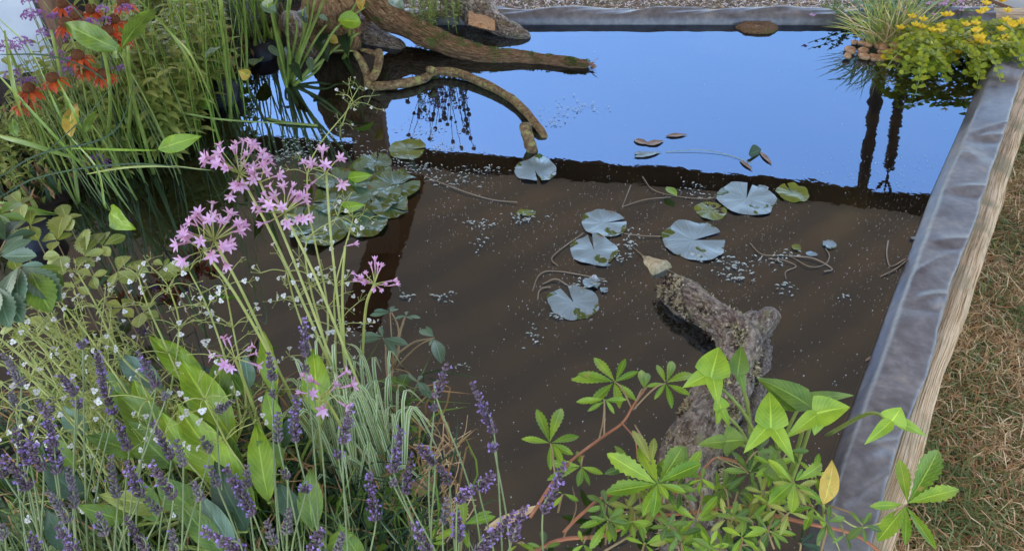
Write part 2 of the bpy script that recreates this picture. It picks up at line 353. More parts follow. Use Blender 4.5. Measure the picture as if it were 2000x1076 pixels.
def wood_mat():
    m, N, L, b = newmat('weathered_timber')
    tc = N.new('ShaderNodeTexCoord'); mp = N.new('ShaderNodeMapping'); mp.inputs['Scale'].default_value = (24, 2.6, 1); L.new(tc.outputs['UV'], mp.inputs[0])
    nz = N.new('ShaderNodeTexNoise'); nz.inputs['Scale'].default_value = 1.0; nz.inputs['Detail'].default_value = 9; nz.inputs['Roughness'].default_value = .7; nz.inputs['Distortion'].default_value = 1.6
    L.new(mp.outputs[0], nz.inputs['Vector'])
    r = ramp(N, [(.34, (.08, .04, .015)), (.44, (.42, .25, .10)), (.53, (.74, .52, .30)), (.75, (.9, .70, .45))]); L.new(nz.outputs['Fac'], r.inputs[0])
    n2 = N.new('ShaderNodeTexNoise'); n2.inputs['Scale'].default_value = 9; L.new(tc.outputs['Object'], n2.inputs['Vector'])
    mr = N.new('ShaderNodeMapRange'); mr.inputs[1].default_value = .5; mr.inputs[2].default_value = .68; mr.inputs[4].default_value = .7; L.new(n2.outputs['Fac'], mr.inputs[0])
    mx = N.new('ShaderNodeMix'); mx.data_type = 'RGBA'; L.new(mr.outputs[0], mx.inputs[0]); L.new(r.outputs[0], mx.inputs[6]); mx.inputs[7].default_value = (.26, .22, .11, 1)
    L.new(mx.outputs[2], b.inputs['Base Color']); b.inputs['Roughness'].default_value = .85
    bp = N.new('ShaderNodeBump'); bp.inputs['Strength'].default_value = .9; bp.inputs['Distance'].default_value = .006; L.new(nz.outputs['Fac'], bp.inputs['Height']); L.new(bp.outputs[0], b.inputs['Normal'])
    return m
M['timber'] = wood_mat()
def liner_mat():
    m, N, L, b = newmat('pond_liner_rubber')
    tc = N.new('ShaderNodeTexCoord')
    n1 = N.new('ShaderNodeTexNoise'); n1.inputs['Scale'].default_value = 8; n1.inputs['Detail'].default_value = 10; n1.inputs['Roughness'].default_value = .72; n1.inputs['Distortion'].default_value = .5; L.new(tc.outputs['Object'], n1.inputs['Vector'])
    r = ramp(N, [(.3, (.09, .08, .075)), (.44, (.15, .135, .125)), (.56, (.21, .19, .17)), (.66, (.31, .25, .19)), (.74, (.52, .41, .3))]); L.new(n1.outputs['Fac'], r.inputs[0])
    n3 = N.new('ShaderNodeTexNoise'); n3.inputs['Scale'].default_value = 45; n3.inputs['Detail'].default_value = 8; L.new(tc.outputs['Object'], n3.inputs['Vector'])
    r3 = ramp(N, [(.35, (.78,) * 3), (.55, (1,) * 3), (.75, (1.25,) * 3)]); L.new(n3.outputs['Fac'], r3.inputs[0])
    mm = N.new('ShaderNodeMix'); mm.data_type = 'RGBA'; mm.blend_type = 'MULTIPLY'; mm.inputs[0].default_value = 1; L.new(r.outputs[0], mm.inputs[6]); L.new(r3.outputs[0], mm.inputs[7])
    L.new(mm.outputs[2], b.inputs['Base Color'])
    r2 = ramp(N, [(.35, (.28,) * 3), (.65, (.48,) * 3)]); L.new(n1.outputs['Fac'], r2.inputs[0]); L.new(r2.outputs[0], b.inputs['Roughness'])
    b.inputs['Specular IOR Level'].default_value = .8
    n2 = N.new('ShaderNodeTexNoise'); n2.inputs['Scale'].default_value = 60; n2.inputs['Detail'].default_value = 5; L.new(tc.outputs['Object'], n2.inputs['Vector'])
    bp = N.new('ShaderNodeBump'); bp.inputs['Strength'].default_value = .07; bp.inputs['Distance'].default_value = .002; L.new(n2.outputs['Fac'], bp.inputs['Height']); L.new(bp.outputs[0], b.inputs['Normal'])
    return m
M['liner'] = liner_mat()
def water_mat():
    m, N, L, b = newmat('pond_water'); N.remove(b)
    tc = N.new('ShaderNodeTexCoord')
    nz = N.new('ShaderNodeTexNoise'); nz.inputs['Scale'].default_value = 7; nz.inputs['Detail'].default_value = 4; L.new(tc.outputs['Object'], nz.inputs['Vector'])
    bp = N.new('ShaderNodeBump'); bp.inputs['Strength'].default_value = .12; bp.inputs['Distance'].default_value = .003; L.new(nz.outputs['Fac'], bp.inputs['Height'])
    fr = N.new('ShaderNodeFresnel'); fr.inputs[0].default_value = 3.5; L.new(bp.outputs[0], fr.inputs[1])
    gl = N.new('ShaderNodeBsdfGlossy'); gl.inputs['Roughness'].default_value = .0; gl.inputs[0].default_value = (.47, .66, .93, 1); L.new(bp.outputs[0], gl.inputs['Normal'])
    df = N.new('ShaderNodeBsdfDiffuse')
    n2 = N.new('ShaderNodeTexNoise'); n2.inputs['Scale'].default_value = 2.6; n2.inputs['Detail'].default_value = 10; n2.inputs['Roughness'].default_value = .62; n2.inputs['Distortion'].default_value = .8; L.new(tc.outputs['Object'], n2.inputs['Vector'])
    r = ramp(N, [(.32, (.016, .0095, .004)), (.5, (.040, .024, .009)), (.62, (.070, .044, .014)), (.72, (.12, .085, .028))]); L.new(n2.outputs['Fac'], r.inputs[0]); L.new(r.outputs[0], df.inputs[0])
    tr = N.new('ShaderNodeBsdfTransparent'); tr.inputs[0].default_value = (.62, .5, .34, 1)
    m1 = N.new('ShaderNodeMixShader'); m1.inputs[0].default_value = .52; L.new(df.outputs[0], m1.inputs[1]); L.new(tr.outputs[0], m1.inputs[2])
    m2 = N.new('ShaderNodeMixShader'); L.new(fr.outputs[0], m2.inputs[0]); L.new(m1.outputs[0], m2.inputs[1]); L.new(gl.outputs[0], m2.inputs[2])
    L.new(m2.outputs[0], N['Material Output'].inputs[0]); return m
M['water'] = water_mat()
M['bed'] = noisemat('pond_bed', [(.3, (.02, .015, .01)), (.7, (.06, .045, .03))], sc=6)
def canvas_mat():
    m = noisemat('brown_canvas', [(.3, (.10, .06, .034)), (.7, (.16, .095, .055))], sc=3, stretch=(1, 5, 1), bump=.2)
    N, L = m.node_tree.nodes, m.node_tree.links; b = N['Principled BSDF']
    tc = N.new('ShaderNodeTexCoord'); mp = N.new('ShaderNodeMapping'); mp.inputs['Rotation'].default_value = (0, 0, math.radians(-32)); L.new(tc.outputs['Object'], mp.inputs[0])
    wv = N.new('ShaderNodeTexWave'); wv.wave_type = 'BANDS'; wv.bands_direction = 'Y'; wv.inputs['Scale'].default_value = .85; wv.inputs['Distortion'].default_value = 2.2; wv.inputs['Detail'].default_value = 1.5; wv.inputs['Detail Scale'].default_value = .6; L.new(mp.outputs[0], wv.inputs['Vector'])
    r = ramp(N, [(.15, (.135, .062, .021)), (.85, (.25, .125, .046))]); L.new(wv.outputs['Fac'], r.inputs[0]); L.new(r.outputs[0], b.inputs['Base Color'])  # bands painted into the canvas colour; mirrored, they imitate light streaks on the water
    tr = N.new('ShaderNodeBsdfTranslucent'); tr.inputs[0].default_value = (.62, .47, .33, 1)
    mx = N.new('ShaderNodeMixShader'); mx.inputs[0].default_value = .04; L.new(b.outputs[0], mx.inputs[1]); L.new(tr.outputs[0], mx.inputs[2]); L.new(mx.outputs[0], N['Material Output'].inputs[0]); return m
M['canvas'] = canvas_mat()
M['canvasdark'] = noisemat('dark_canvas', [(.3, (.02, .016, .014)), (.7, (.035, .028, .024))], sc=10)
M['beamwood'] = noisemat('beam_wood', [(.3, (.12, .052, .024)), (.7, (.15, .07, .032))], sc=8)
M['postwood'] = noisemat('brown_post', [(.3, (.16, .08, .045)), (.7, (.30, .17, .10))], sc=12, stretch=(8, 8, 1))
M['paledown'] = noisemat('pale_post', [(.3, (.42, .30, .2)), (.7, (.6, .45, .32))], sc=12, stretch=(8, 8, 1))
M['whitecloth'] = noisemat('white_cloth', [(.3, (.66, .68, .72)), (.7, (.82, .83, .85))], sc=6, bump=.3, dist=.02, rough=.7)
M['whiteboard'] = noisemat('white_board', [(.3, (.8, .8, .8)), (.7, (.85, .85, .85))], sc=6, bump=.05)

# ------------------------------------------------------------ setting: ground, pond
GZ = -0.34
g = MB()
xs = [-600, -60, -8, -4] + lin(-3, 4, 30) + [6, 10, 60, 600]; ys = [-600, -60, -6] + lin(-1, 6, 30) + [9, 60, 600]
rows = [[V((x, y, GZ + (.015 * noise.noise(V((x * 2, y * 2, 0))) if abs(x) < 5 and abs(y) < 7 else 0))) for x in xs] for y in ys]
g.grid(rows); tag(g.build('ground', M['groundm']), kind='structure')

inner_px = [(1936, 105), (1930, 120), (1875, 250), (1815, 385), (1773, 500), (1735, 600), (1688, 730), (1640, 860), (1600, 975), (1565, 1076), (1500, 1260)]
outer_px = [(2012, 92), (2003, 118), (1962, 255), (1920, 380), (1877, 500), (1843, 605), (1807, 730), (1758, 865), (1723, 975), (1692, 1076), (1640, 1260)]
wood_px = [(2080, 80), (2062, 120), (2005, 250), (1965, 385), (1928, 500), (1892, 608), (1852, 728), (1816, 868), (1780, 975), (1750, 1076), (1700, 1260)]
R_in = [at(x, y) for x, y in inner_px]; R_out = [at(x, y, .055) for x, y in outer_px]; R_wd = [at(x, y, .05) for x, y in wood_px]
far_r = at(1938, 52); far_l = at(700, 46)
pond = [far_r] + R_in + [V((-1.55, .5, 0)), at(-230, 680), at(60, 450), at(250, 300), at(530, 105), far_l]
wm = MB(); n0 = 0
wm.v = [tuple(p) for p in pond]; wm.face(list(range(len(pond)))[::-1])
tag(wm.build('pond_water', M['water'], smooth=False), kind='structure')
bm_ = MB(); bm_.v = [(p.x, p.y, -.28) for p in pond]; bm_.face(range(len(pond)))
bd = [p for p in pond]
for i in range(len(pond)):
    a, b = pond[i], pond[(i + 1) % len(pond)]; k = len(bm_.v)
    bm_.v += [(a.x, a.y, -.281), (b.x, b.y, -.281), (b.x, b.y, -.004), (a.x, a.y, -.004)]; bm_.face((k, k + 1, k + 2, k + 3))
tag(bm_.build('pond_bed', M['bed'], smooth=False), kind='structure')
# bank of soil left and near
bk = MB()
L_in = [V((.6, .5, 0)), V((-1.55, .5, 0)), at(-230, 680), at(60, 450), at(250, 300), at(530, 105), far_l]
offs = [V((.6, -.5, 0)), V((-3.6, -.5, 0)), V((-3.6, 1.2, 0)), V((-3.5, 1.9, 0)), V((-3.4, 2.8, 0)), V((-3.0, 3.7, 0)), V((-.9, 3.75, 0))]
LI = cat(L_in, 8); LO = cat(offs, 8)
rows = []
for a, b in zip(LI, LO):
    r = []
    for k in range(15):
        t = (k / 14) ** 1.5; p = a.lerp(b, t); z = -.03 + .07 * min(1, k / 2) + .03 * noise.noise(p * 5)
        if k == 14: z = GZ - .02
        r.append(V((p.x, p.y, z)))
    rows.append(r)
bk.grid(rows); tag(bk.build('soil_bank', M['soil']), kind='structure')

# timber sleepers under the liner
def resample(P, n):
    d = [0]
    for i in range(1, len(P)): d.append(d[-1] + (P[i] - P[i - 1]).length)
    out = []
    for k in range(n):
        s = d[-1] * k / (n - 1); i = 0
        while i < len(d) - 2 and d[i + 1] < s: i += 1
        out.append(P[i].lerp(P[i + 1], (s - d[i]) / (d[i + 1] - d[i] + 1e-9)))
    return out
NR = 420
Ri, Ro, Rw = resample(R_in, NR), resample(R_out, NR), resample(R_wd, NR)
tb = MB(); rows = []; uv = []
for i in range(NR):
    t = i / (NR - 1); a = Ro[i].lerp(Ri[i], .55); b = Rw[i]
    e = .004 * noise.noise(V((t * 25, 0, 0))) + .008 * noise.noise(V((t * 7, 3, 0)))
    top = .034
    x = (b - a).normalized(); x.z = 0; b2 = V((b.x, b.y, 0)) + x * e; a2 = V((a.x, a.y, 0)); o = V((Ro[i].x, Ro[i].y, 0))
    r = [V((a2.x, a2.y, GZ - .02)), V((a2.x, a2.y, top - .01))]
    for k in range(1, 9):
        q = a2.lerp(b2, k / 9); r.append(V((q.x, q.y, top + .004 * noise.noise(V((k * .9, t * 6, 0))) - (.006 if k == 8 else 0))))
    r += [V((b2.x, b2.y, top - .02)), V((b2.x, b2.y, GZ - .02))]
    rows.append(r); uv.append([(k / 11, t * 4) for k in range(len(r))])
tb.grid(rows, uv)
tag(tb.build('timber_sleeper', M['timber']), 'weathered pale timber beam carrying the right side of the pond liner', 'timber beam')
bb = MB(); rows = []; uv = []
bl, br = V((-1.6, 3.34, -.005)), V((2.55, 3.38, -.005))
for i in range(60):
    t = i / 59; p = bl.lerp(br, t)
    rows.append([p + V((0, -.07, GZ)), p + V((0, -.07, .0)), p + V((0, .05, .003)), p + V((0, .05, GZ))]); uv.append([(0, t * 5), (.1, t * 5), (.8, t * 5), (1, t * 5)])
bb.grid(rows, uv); tag(bb.build('timber_sleeper', M['timber']), 'timber beam under the liner along the far edge of the pond', 'timber beam')

# liner (one rubber sheet: right fold and far fold)
ln = MB(); rows = []; ncol = 15
def smooth(t): t = max(0, min(1, t)); return t * t * (3 - 2 * t)
for i in range(NR):
    t = i / (NR - 1); a, b = Ri[i], Ro[i]; r = []
    out = (b - a); out.z = 0; W = out.length; out.normalize()
    edge = .007 * noise.noise(V((t * 9, 7, 0))) + .004 * noise.noise(V((t * 30, 2, 0)))
    for k in range(-2, ncol):
        s = k / (ncol - 1)
        if k < 0: p = V((a.x, a.y, -.05 + .012 * (k + 2) * 2)) - out * .004; r.append(p); continue
        p = V((a.x, a.y, 0)) + out * ((W + edge) * s)
        z = -.002 + .05 * smooth(s * 4.5) + .006 * s
        z += (.006 * noise.noise(V((t * 9, s * .8, 0))) + .0015 * noise.noise(V((t * 30, s * 2, 5)))) * smooth(s * 2) * 1.2
        z += .010 * (1 - abs(noise.noise(V((t * 11 + s * .8, s * .5, 21)))) * 9) * smooth(s * 3 - .3) * (abs(noise.noise(V((t * 11 + s * .8, s * .5, 21)))) < .11) * (.5 + noise.noise(V((t * 5, 1, 1))))
        fold = math.exp(-((t - .115) * 200) ** 2); z += .048 * fold * smooth(s * 3) * (1 - .3 * s)
        z -= .012 * math.exp(-((t - .104) * 200) ** 2) * smooth(s * 3)
        for tt, am in ((.32, .008), (.45, .01), (.56, .008), (.66, .013), (.85, .010)):
            z += am * math.exp(-((t - tt + .02 * s) * 130) ** 2) * smooth(s * 2 - .6) - am * .7 * math.exp(-((t - tt - .012 + .02 * s) * 90) ** 2) * s
        r.append(V((p.x, p.y, max(z, -.002 if s < .2 else .034 + .004))))
    p = r[-1]; r.append(p + out * .002 - V((0, 0, .004)))
    rows.append(r)
ln.grid(rows)
rows = []; NB = 200
for i in range(NB):
    t = i / (NB - 1); a = V((-.9, 3.2, 0)).lerp(V((far_r.x + .02, far_r.y + .0, 0)), t)
    fy = 3.225 + (far_r.y + .02 - 3.225) * t
    r = [V((a.x, fy - .004, -.05)), V((a.x, fy, .004)), V((a.x, fy + .004, .016))]
    for k in range(12):
        s = (k + 1) / 12
        d = .09 + .012 * noise.noise(V((t * 14, 0, 0)))
        ph = t * 21 - s * 1.4
        zz = .034 + .006 * math.sin(ph * 2 + 3 * noise.noise(V((t * 6, 0, 0)))) * smooth(s * 1.5) + .012 * noise.noise(V((t * 24 - s * 2.5, s, 3))) * smooth(s * 2) + .006 * abs(noise.noise(V((t * 40 - s * 4, s, 8)))) + .010 * math.sin(s * math.pi)
        if s > .85: zz -= .06 * (s - .85) / .15
        r.append(V((a.x + .01 * s, fy + .01 + d * s, zz)))
    rows.append(r)
ln.grid(rows)
tag(ln.build('pond_liner', M['liner']), 'grey rubber pond liner folded over the right and far edges of the pond', 'pond liner')

# ------------------------------------------------------------ marquee over the pond (seen only mirrored in the water)
mq = empty('marquee', (0, 6, GZ), 'brown canvas marquee roof spanning above the pond, mirrored in its near half', 'marquee')
HR = 2.0
e_px = [(-700, 168 + 20), (300, 250), (900, 302), (1240, 326), (1400, 340), (1600, 360), (1820, 387), (2300, 430)]
E = [atY(1000, 500, 1) * 0 for _ in e_px]
def mir(px, py, z):  # point of height z seen mirrored at this pixel
    p = at(px, py, -z); return V((p.x, p.y, z))
E = cat([mir(x, y, HR) for x, y in e_px], 8)
c = MB(); rows = []
for i, p in enumerate(E):
    r = []
    for k in range(24):
        s = k / 23; y = p.y + (.5 - p.y) * s
        z = HR + .16 + .75 * smooth(s * 1.3) * .8 + .045 * math.sin(s * 60 + i * .6 + 2 * noise.noise(V((i * .2, s * 3, 0)))) * min(1, s * 4)
        r.append(V((p.x, y - .0, z)))
    rows.append(r)
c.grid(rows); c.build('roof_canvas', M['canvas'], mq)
c = MB(); rows = []
for i, p in enumerate(E):
    sc_ = .02 * noise.noise(V((i * .7, 0, 0)))
    rows.append([p + V((0, .03, .22)), p + V((0, .03, sc_)), p + V((0, 0, sc_)), p + V((0, -.01, .22))])
c.grid(rows); c.build('valance', M['canvasdark'], mq)
def beam(pa, pb, wd, mat, name='roof_beam'):
    c = MB(); d = (pb - pa); Lh = d.length; d.normalize(); s = d.cross(V((0, 0, 1))).normalized()
    c.box((pa + pb) / 2, (Lh, wd, .06), 0, (d, s, s.cross(d))); return c.build(name, M[mat], mq, smooth=False)
beam(mir(800, 345, 2.14), mir(700, 640, 2.22), .26, 'beamwood')
def post(pa, pb, wd, mat, name='post', rough=0):
    c = MB(); P = [pa.lerp(pb, i / 60) + (V((.008 * noise.noise(V((i * .5, pa.x, 0))), 0, 0)) if rough else V((0, 0, 0))) for i in range(61)]
    if rough: c.tube(P, [wd / 2 * (1 + rough * noise.noise(V((i * .6, pa.x * 3, 2)))) for i in range(61)], 10, rough=.15)
    else:
        d = pb - pa; Lh = d.length; d.normalize(); s = d.orthogonal().normalized(); s = V((1, 0, 0)); s = (s - d * s.dot(d)).normalized()
        c.box((pa + pb) / 2, (wd, wd, Lh), 0, (s, d.cross(s), d))
    return c.build(name, M[mat], mq, smooth=bool(rough))
post(V((2.3, 4.93, GZ)), atY(1690, 365, 4.93) * 0 + V((690 * 4.93 / ray(1690, 365).y, 4.93, 2.1)), .085, 'canvasdark', 'post', .45)
hang = empty('hanging_garland', V((2.7, 4.93, .8)), 'dark knotted garland hanging on a hook, mirrored beside the straight dark post', 'garland')
c = MB(); pa = V((2.62, 4.93, .72)); pb = V((2.83, 4.93, 1.78))
P = [pa.lerp(pb, i / 60) for i in range(61)]
c.tube(P, [.036 * (1 + .6 * noise.noise(V((i * .7, 9, 2)))) for i in range(61)], 10, rough=.2); c.build('garland', M['canvasdark'], hang)
c = MB(); c.tube([pb, pb + V((.02, 0, .12)), pb + V((.02, 0, .2))], .009, 6)
c.tube(cat([pb + V((-.04, 0, .18)), pb + V((-.0, 0, .13)), pb + V((.03, 0, .13)), pb + V((.1, 0, .26))]), .01, 6); c.build('hook', M['canvasdark'], hang)
post(V((-.92, 4.4, GZ)), V((-.92, 4.4, 2.1)), .2, 'postwood')
post(V((-3.3, 3.9, GZ)), V((-3.3, 3.9, 2.2)), .14, 'paledown')
post(V((3.8, .3, GZ)), V((3.8, .3, 2.3)), .1, 'postwood'); post(V((-3.7, .2, GZ)), V((-3.7, .2, 2.3)), .1, 'postwood')

# white screen with brown frame, top left
p0 = at(158, 165, -.02); ws = empty('display_screen', V((p0.x, p0.y, -.05)), 'white cloth screen in a brown wooden frame behind the orange flowers', 'screen')
X_ = V((-1, -.25, 0)).normalized(); n_ = V((X_.y, -X_.x, 0))
c = MB(); rows = [[p0 + X_ * (.05 + 1.3 * i / 24) + V((0, 0, -.03 + .5 * k / 16)) + n_ * (.02 * noise.noise(V((i * .35, k * .3, 0)))) for i in range(25)] for k in range(17)]
c.grid(rows); c.build('cloth', M['whitecloth'], ws)
c = MB(); c.box(p0 + V((0, 0, .24)), (.055, .05, .56), 0, (X_, n_, V((0, 0, 1)))); c.build('post', M['postwood'], ws, smooth=False)
c = MB(); c.box(p0 + V((.08, .03, .24)), (.10, .03, .56), 0, (X_, n_, V((0, 0, 1)))); c.build('side_panel', M['canvasdark'], ws, smooth=False)
c = MB(); c.box(p0 + X_ * .65 + V((0, 0, -.01)), (1.3, .04, .05), 0, (X_, n_, V((0, 0, 1)))); c.build('rail', M['postwood'], ws, smooth=False)
# white board, top right
pw = at(1985, 8, -.0); c = MB()
wb = empty('notice_board', V((pw.x, pw.y, GZ)), 'white board corner with dark brown edge behind the creeping yellow flowers', 'board')
q = [atY(1905, -12, 4.0), atY(2080, 52, 4.0), atY(2150, -60, 4.05), atY(1950, -90, 4.05)]
for k, o_ in enumerate((V((0, 0, 0)), V((0, .02, 0)))): c.v += [tuple(p + o_) for p in q]
c.face((0, 1, 2, 3)); c.face((7, 6, 5, 4))
for i in range(4): c.face((i, i + 4, (i + 1) % 4 + 4, (i + 1) % 4))
c.build('panel', M['whiteboard'], wb, smooth=False)
c = MB(); dd = (q[1] - q[0]).normalized(); c.box((q[0] + q[1]) / 2 + V((0, .012, -.008)), ((q[1] - q[0]).length + .1, .03, .014), 0, (dd, V((0, 1, 0)), dd.cross(V((0, 1, 0))))); c.build('edge', M['postwood'], wb, smooth=False)
c = MB(); c.box(V((q[1].x + .1, 4.03, (q[1].z + GZ) / 2)), (.03, .03, q[1].z - GZ)); c.build('leg', M['postwood'], wb, smooth=False)

# ------------------------------------------------------------ dry turf right and far: blades
def blades(name, n, pick, L0, L1, wd, mats, probs, zlift=.02, flat=.35, label=None):
    mb = MB(); v = []; f = []; m = []; k = 0
    for _ in range(n):
        x, y = pick(); a = U(0, 2 * math.pi); Lb = U(L0, L1); el = U(0, flat) ** 1 * 1.4; z = GZ + U(.0, zlift)
        d = V((math.cos(a) * math.cos(el), math.sin(a) * math.cos(el), math.sin(el))); s = V((-d.y, d.x, 0)).normalized() * (wd * U(.6, 1.3) / 2)
        bd_ = jit(Lb * .25); bd_.z = abs(bd_.z) * .5
        p = V((x, y, z)); mid = p + d * Lb * .5 + bd_; e = p + d * Lb + V((0, 0, -d.z * Lb * .5))
        v += [tuple(p - s), tuple(p + s), tuple(mid + s), tuple(mid - s), tuple(e)]
        f += [(k, k + 1, k + 2, k + 3), (k + 3, k + 2, k + 4)]; q = rnd(); mi = 0
        pz = noise.noise(V((x * 3.2, y * 3.2, 4))) * .7 + .35 * noise.noise(V((x * 14, y * 14, 9)))
        q += pz
        while mi < len(probs) - 1 and q > probs[mi]: mi += 1
        m += [mi, mi]; k += 5
    mb.v = v; mb.f = f; mb.m = m; mb.uv = [(.5, .5)] * sum(len(q) for q in f)
    o = mb.build(name, mats, smooth=False); tag(o, label, None, kind='stuff'); return o
Rwx = [(p.y, p.x) for p in Rw]
def xwood(y):
    for i in range(len(Rwx) - 1):
        if Rwx[i][0] >= y >= Rwx[i + 1][0]:
            t = (Rwx[i][0] - y) / (Rwx[i][0] - Rwx[i + 1][0] + 1e-9); return Rwx[i][1] * (1 - t) + Rwx[i + 1][1] * t
    return Rwx[0][1]
def pickR():
    y = .55 + 2.4 * rnd() ** 1.15; x0 = xwood(y); return x0 - .05 + rnd() * (.75 + .2 * y), y
blades('dry_grass', 52000, pickR, .025, .105, .0027, [M['turf'], M['strawbrown'], M['straw']], [.26, .62, 1], .03, .55, 'dry straw and green grass lying on the ground right of the timber beam')
def pickT():
    y = .55 + 2.4 * rnd(); x = xwood(y) + .02 + .9 * rnd()
    return (x, y) if noise.noise(V((x * 6, y * 6, 2))) > .12 or x < xwood(y) + .06 else pickT()
blades('green_turf', 7000, pickT, .03, .08, .0026, [M['turf'], M['green'], M['straw']], [.55, .8, 1], .01, 1.1, 'green living grass tufts standing in the dry turf right of the beam')
blades('far_gravel', 22000, lambda: (U(-1.2, 2.9), 3.55 + 1.4 * rnd() ** 1.3), .012, .035, .006, [M['grit'], M['straw'], M['turf']], [.72, .93, 1], .02, .5, 'pale gritty dry turf beyond the far edge of the pond')
# ------------------------------------------------------------ logs and branches
def pxpath(pts): return [at(x, y, z) for x, y, z in pts]
def barktube(c, P, rr, n, rough, seed, ridge=.12):
    m = len(P); rows = []; uv = []; x = (P[1] - P[0]).orthogonal().normalized(); s = 0
    for i, p in enumerate(P):
        t = (P[min(i + 1, m - 1)] - P[max(i - 1, 0)]).normalized(); x = (x - t * x.dot(t)).normalized(); y = t.cross(x); row = []
        if i: s += (P[i] - P[i - 1]).length
        e = 1.0
        if i >= m - 3: e = (1, .82, .45)[i - m + 3] if i - m + 3 < 3 else .45
        if i <= 2: e = min(e, (.4, .8, .95)[i])
        for j in range(n):
            a = 2 * math.pi * j / n; ca, sa = math.cos(a), math.sin(a)
            big = noise.noise(V((ca * 1.1, sa * 1.1, s * 9 + seed))) ; rd = 1 - abs(noise.noise(V((ca * 4.2, sa * 4.2, s * 14 + seed)))) * 2; fi = noise.noise(V((ca * 9, sa * 9, s * 75 + seed)))
            k = rr[i] * e * (1 + rough * big + ridge * rd + .06 * fi + .05 * noise.noise(V((ca * 16, sa * 16, s * 160 + seed))))
            row.append(p + (x * ca + y * sa) * k)
        rows.append(row); uv.append([(j / n, s) for j in range(n)])
    n0 = c.grid(rows, uv, 0, closed=True)
    for st, rev, ri in ((n0, True, 0), (n0 + (m - 1) * n, False, m - 1)):
        q = len(c.v); c.v.append(tuple(P[ri]))
        for j in range(n):
            a, b = st + j, st + (j + 1) % n; c.face((q, b, a) if rev else (q, a, b), None, 0)
def log(name, label, pts, mat, n=14, sub_=5, rough=.22, seed=1, extra=None):
    P = cat(pxpath([p[:3] for p in pts]), sub_); R = [p[3] for p in pts]; rr = []
    for i in range(len(P)):
        t = i / sub_; k = min(int(t), len(R) - 2); rr.append(R[k] + (R[k + 1] - R[k]) * (t - k))
    root = empty(name, V((P[0].x, P[0].y, 0)), label, 'driftwood')
    c = MB(); barktube(c, P, rr, n * 2, rough, seed); c.build('trunk', mat, root); return root, P, rr
def mossy(root, P, rr, n, s0=0, s1=1, mat='moss', size=.006, name='moss', topbias=.2):
    c = MB()
    for _ in range(n):
        k = int(U(s0, s1) * (len(P) - 1)); p = P[k]; a = U(0, 2 * math.pi)
        ax = (P[min(k + 1, len(P) - 1)] - P[max(k - 1, 0)]).normalized(); x = ax.orthogonal().normalized(); y = ax.cross(x)
        d = x * math.cos(a) + y * math.sin(a)
        if d.z < topbias - rnd() * .4: continue
        if noise.noise((p + d * rr[k]) * 22) < -.02: continue
        q = p + d * rr[k] * 1.0 + ax * U(-.01, .01)
        for _2 in range(3): leaf(c, q, q + (d + jit(.9)).normalized() * size * U(.7, 1.6), size * .5, up=jit(1), nl=2, nw=2, mat=0)
    if c.f: c.build(name, M[mat], root)
r1, P, rr = log('driftwood_log', 'long mossy driftwood log reaching from the top into the blue water', [(660, -70, .30, .075), (715, -10, .2, .07), (770, 36, .10, .052), (850, 78, .05, .042), (935, 106, .02, .034), (1010, 112, .012, .024), (1090, 120, .012, .019), (1150, 128, .01, .016)], M['bark'], 22, 14, .35, 3)
mossy(r1, P, rr, 5200, .35, 1)
c = MB()
for k in range(14):
    a = P[-1] + jit(.012); leaf(c, a, a + V((.03, -.004, U(-.01, .015))) + jit(.01), .008, nl=3, nw=2)
c.build('splinter', M['rawwood'], r1)
r2, P, rr = log('driftwood_log', 'dark broken driftwood log with bare orange wood, behind the mossy one', [(840, -70, .16, .07), (900, -5, .08, .07), (950, 38, .03, .055), (1000, 64, .01, .035), (1036, 74, .0, .012)], M['barkwet'], 20, 14, .4, 9)
mossy(r2, P, rr, 500, .0, .9)
c = MB(); q = at(945, 42, .115); 
rows = [[at(915 + 52 * i / 9 + 4 * noise.noise(V((i, k, 0))), 22 + 26 * k / 6 + i * 1.6 + 5 * noise.noise(V((i * .6, k * 2, 4))), .105 + .012 * math.sin(i / 9 * 3.14) * math.sin(k / 6 * 3.14) - .05 * (i / 9) + .004 * noise.noise(V((i * 2, k, 1)))) for i in range(10)] for k in range(7)]
c.grid(rows)
c.build('bare_wood', M['rawwood'], r2)
r3, P, rr = log('tree_stump', 'upright brown bark stump behind the broad leaved water plant', [(655, 105, .0, .10), (650, 50, .1, .095), (640, -20, .3, .09)], M['bark'], 20, 10, .3, 5)
r4, P, rr = log('driftwood_log', 'short grey log lying at the bank beside the tree stump', [(560, 30, .1, .05), (600, 85, .03, .055), (615, 112, .0, .045)], M['barkwet'], 16, 8, .3, 6)
r4b, P, rr = log('driftwood_log', 'dark log in shadow under the start of the mossy log', [(690, 40, .05, .05), (740, 80, .0, .05), (790, 98, -.01, .03)], M['barkwet'], 16, 8, .3, 6)
# floating bark
c = MB(); p = at(1480, 57, .0); t_ = mpp(1480, 57)
rows = []
for k in range(4):
    rr_ = [1.0, .98, .8, .05][k]; z = [-.012, .006, .018, .022][k]; row = []
    for j in range(26):
        a = 2 * math.pi * j / 26; e = 1 + .2 * noise.noise(V((math.cos(a) * 2, math.sin(a) * 2, 1)))
        row.append(p + V((math.cos(a) * 41 * t_ * rr_ * e, math.sin(a) * .055 * rr_ * e, z + .005 * noise.noise(V((a * 2, k, 0))))))
    rows.append(row)
c.grid(rows, None, 0, True); tag(c.build('bark_piece', M['bark']), 'flat brown bark piece floating at the far liner edge', 'bark')
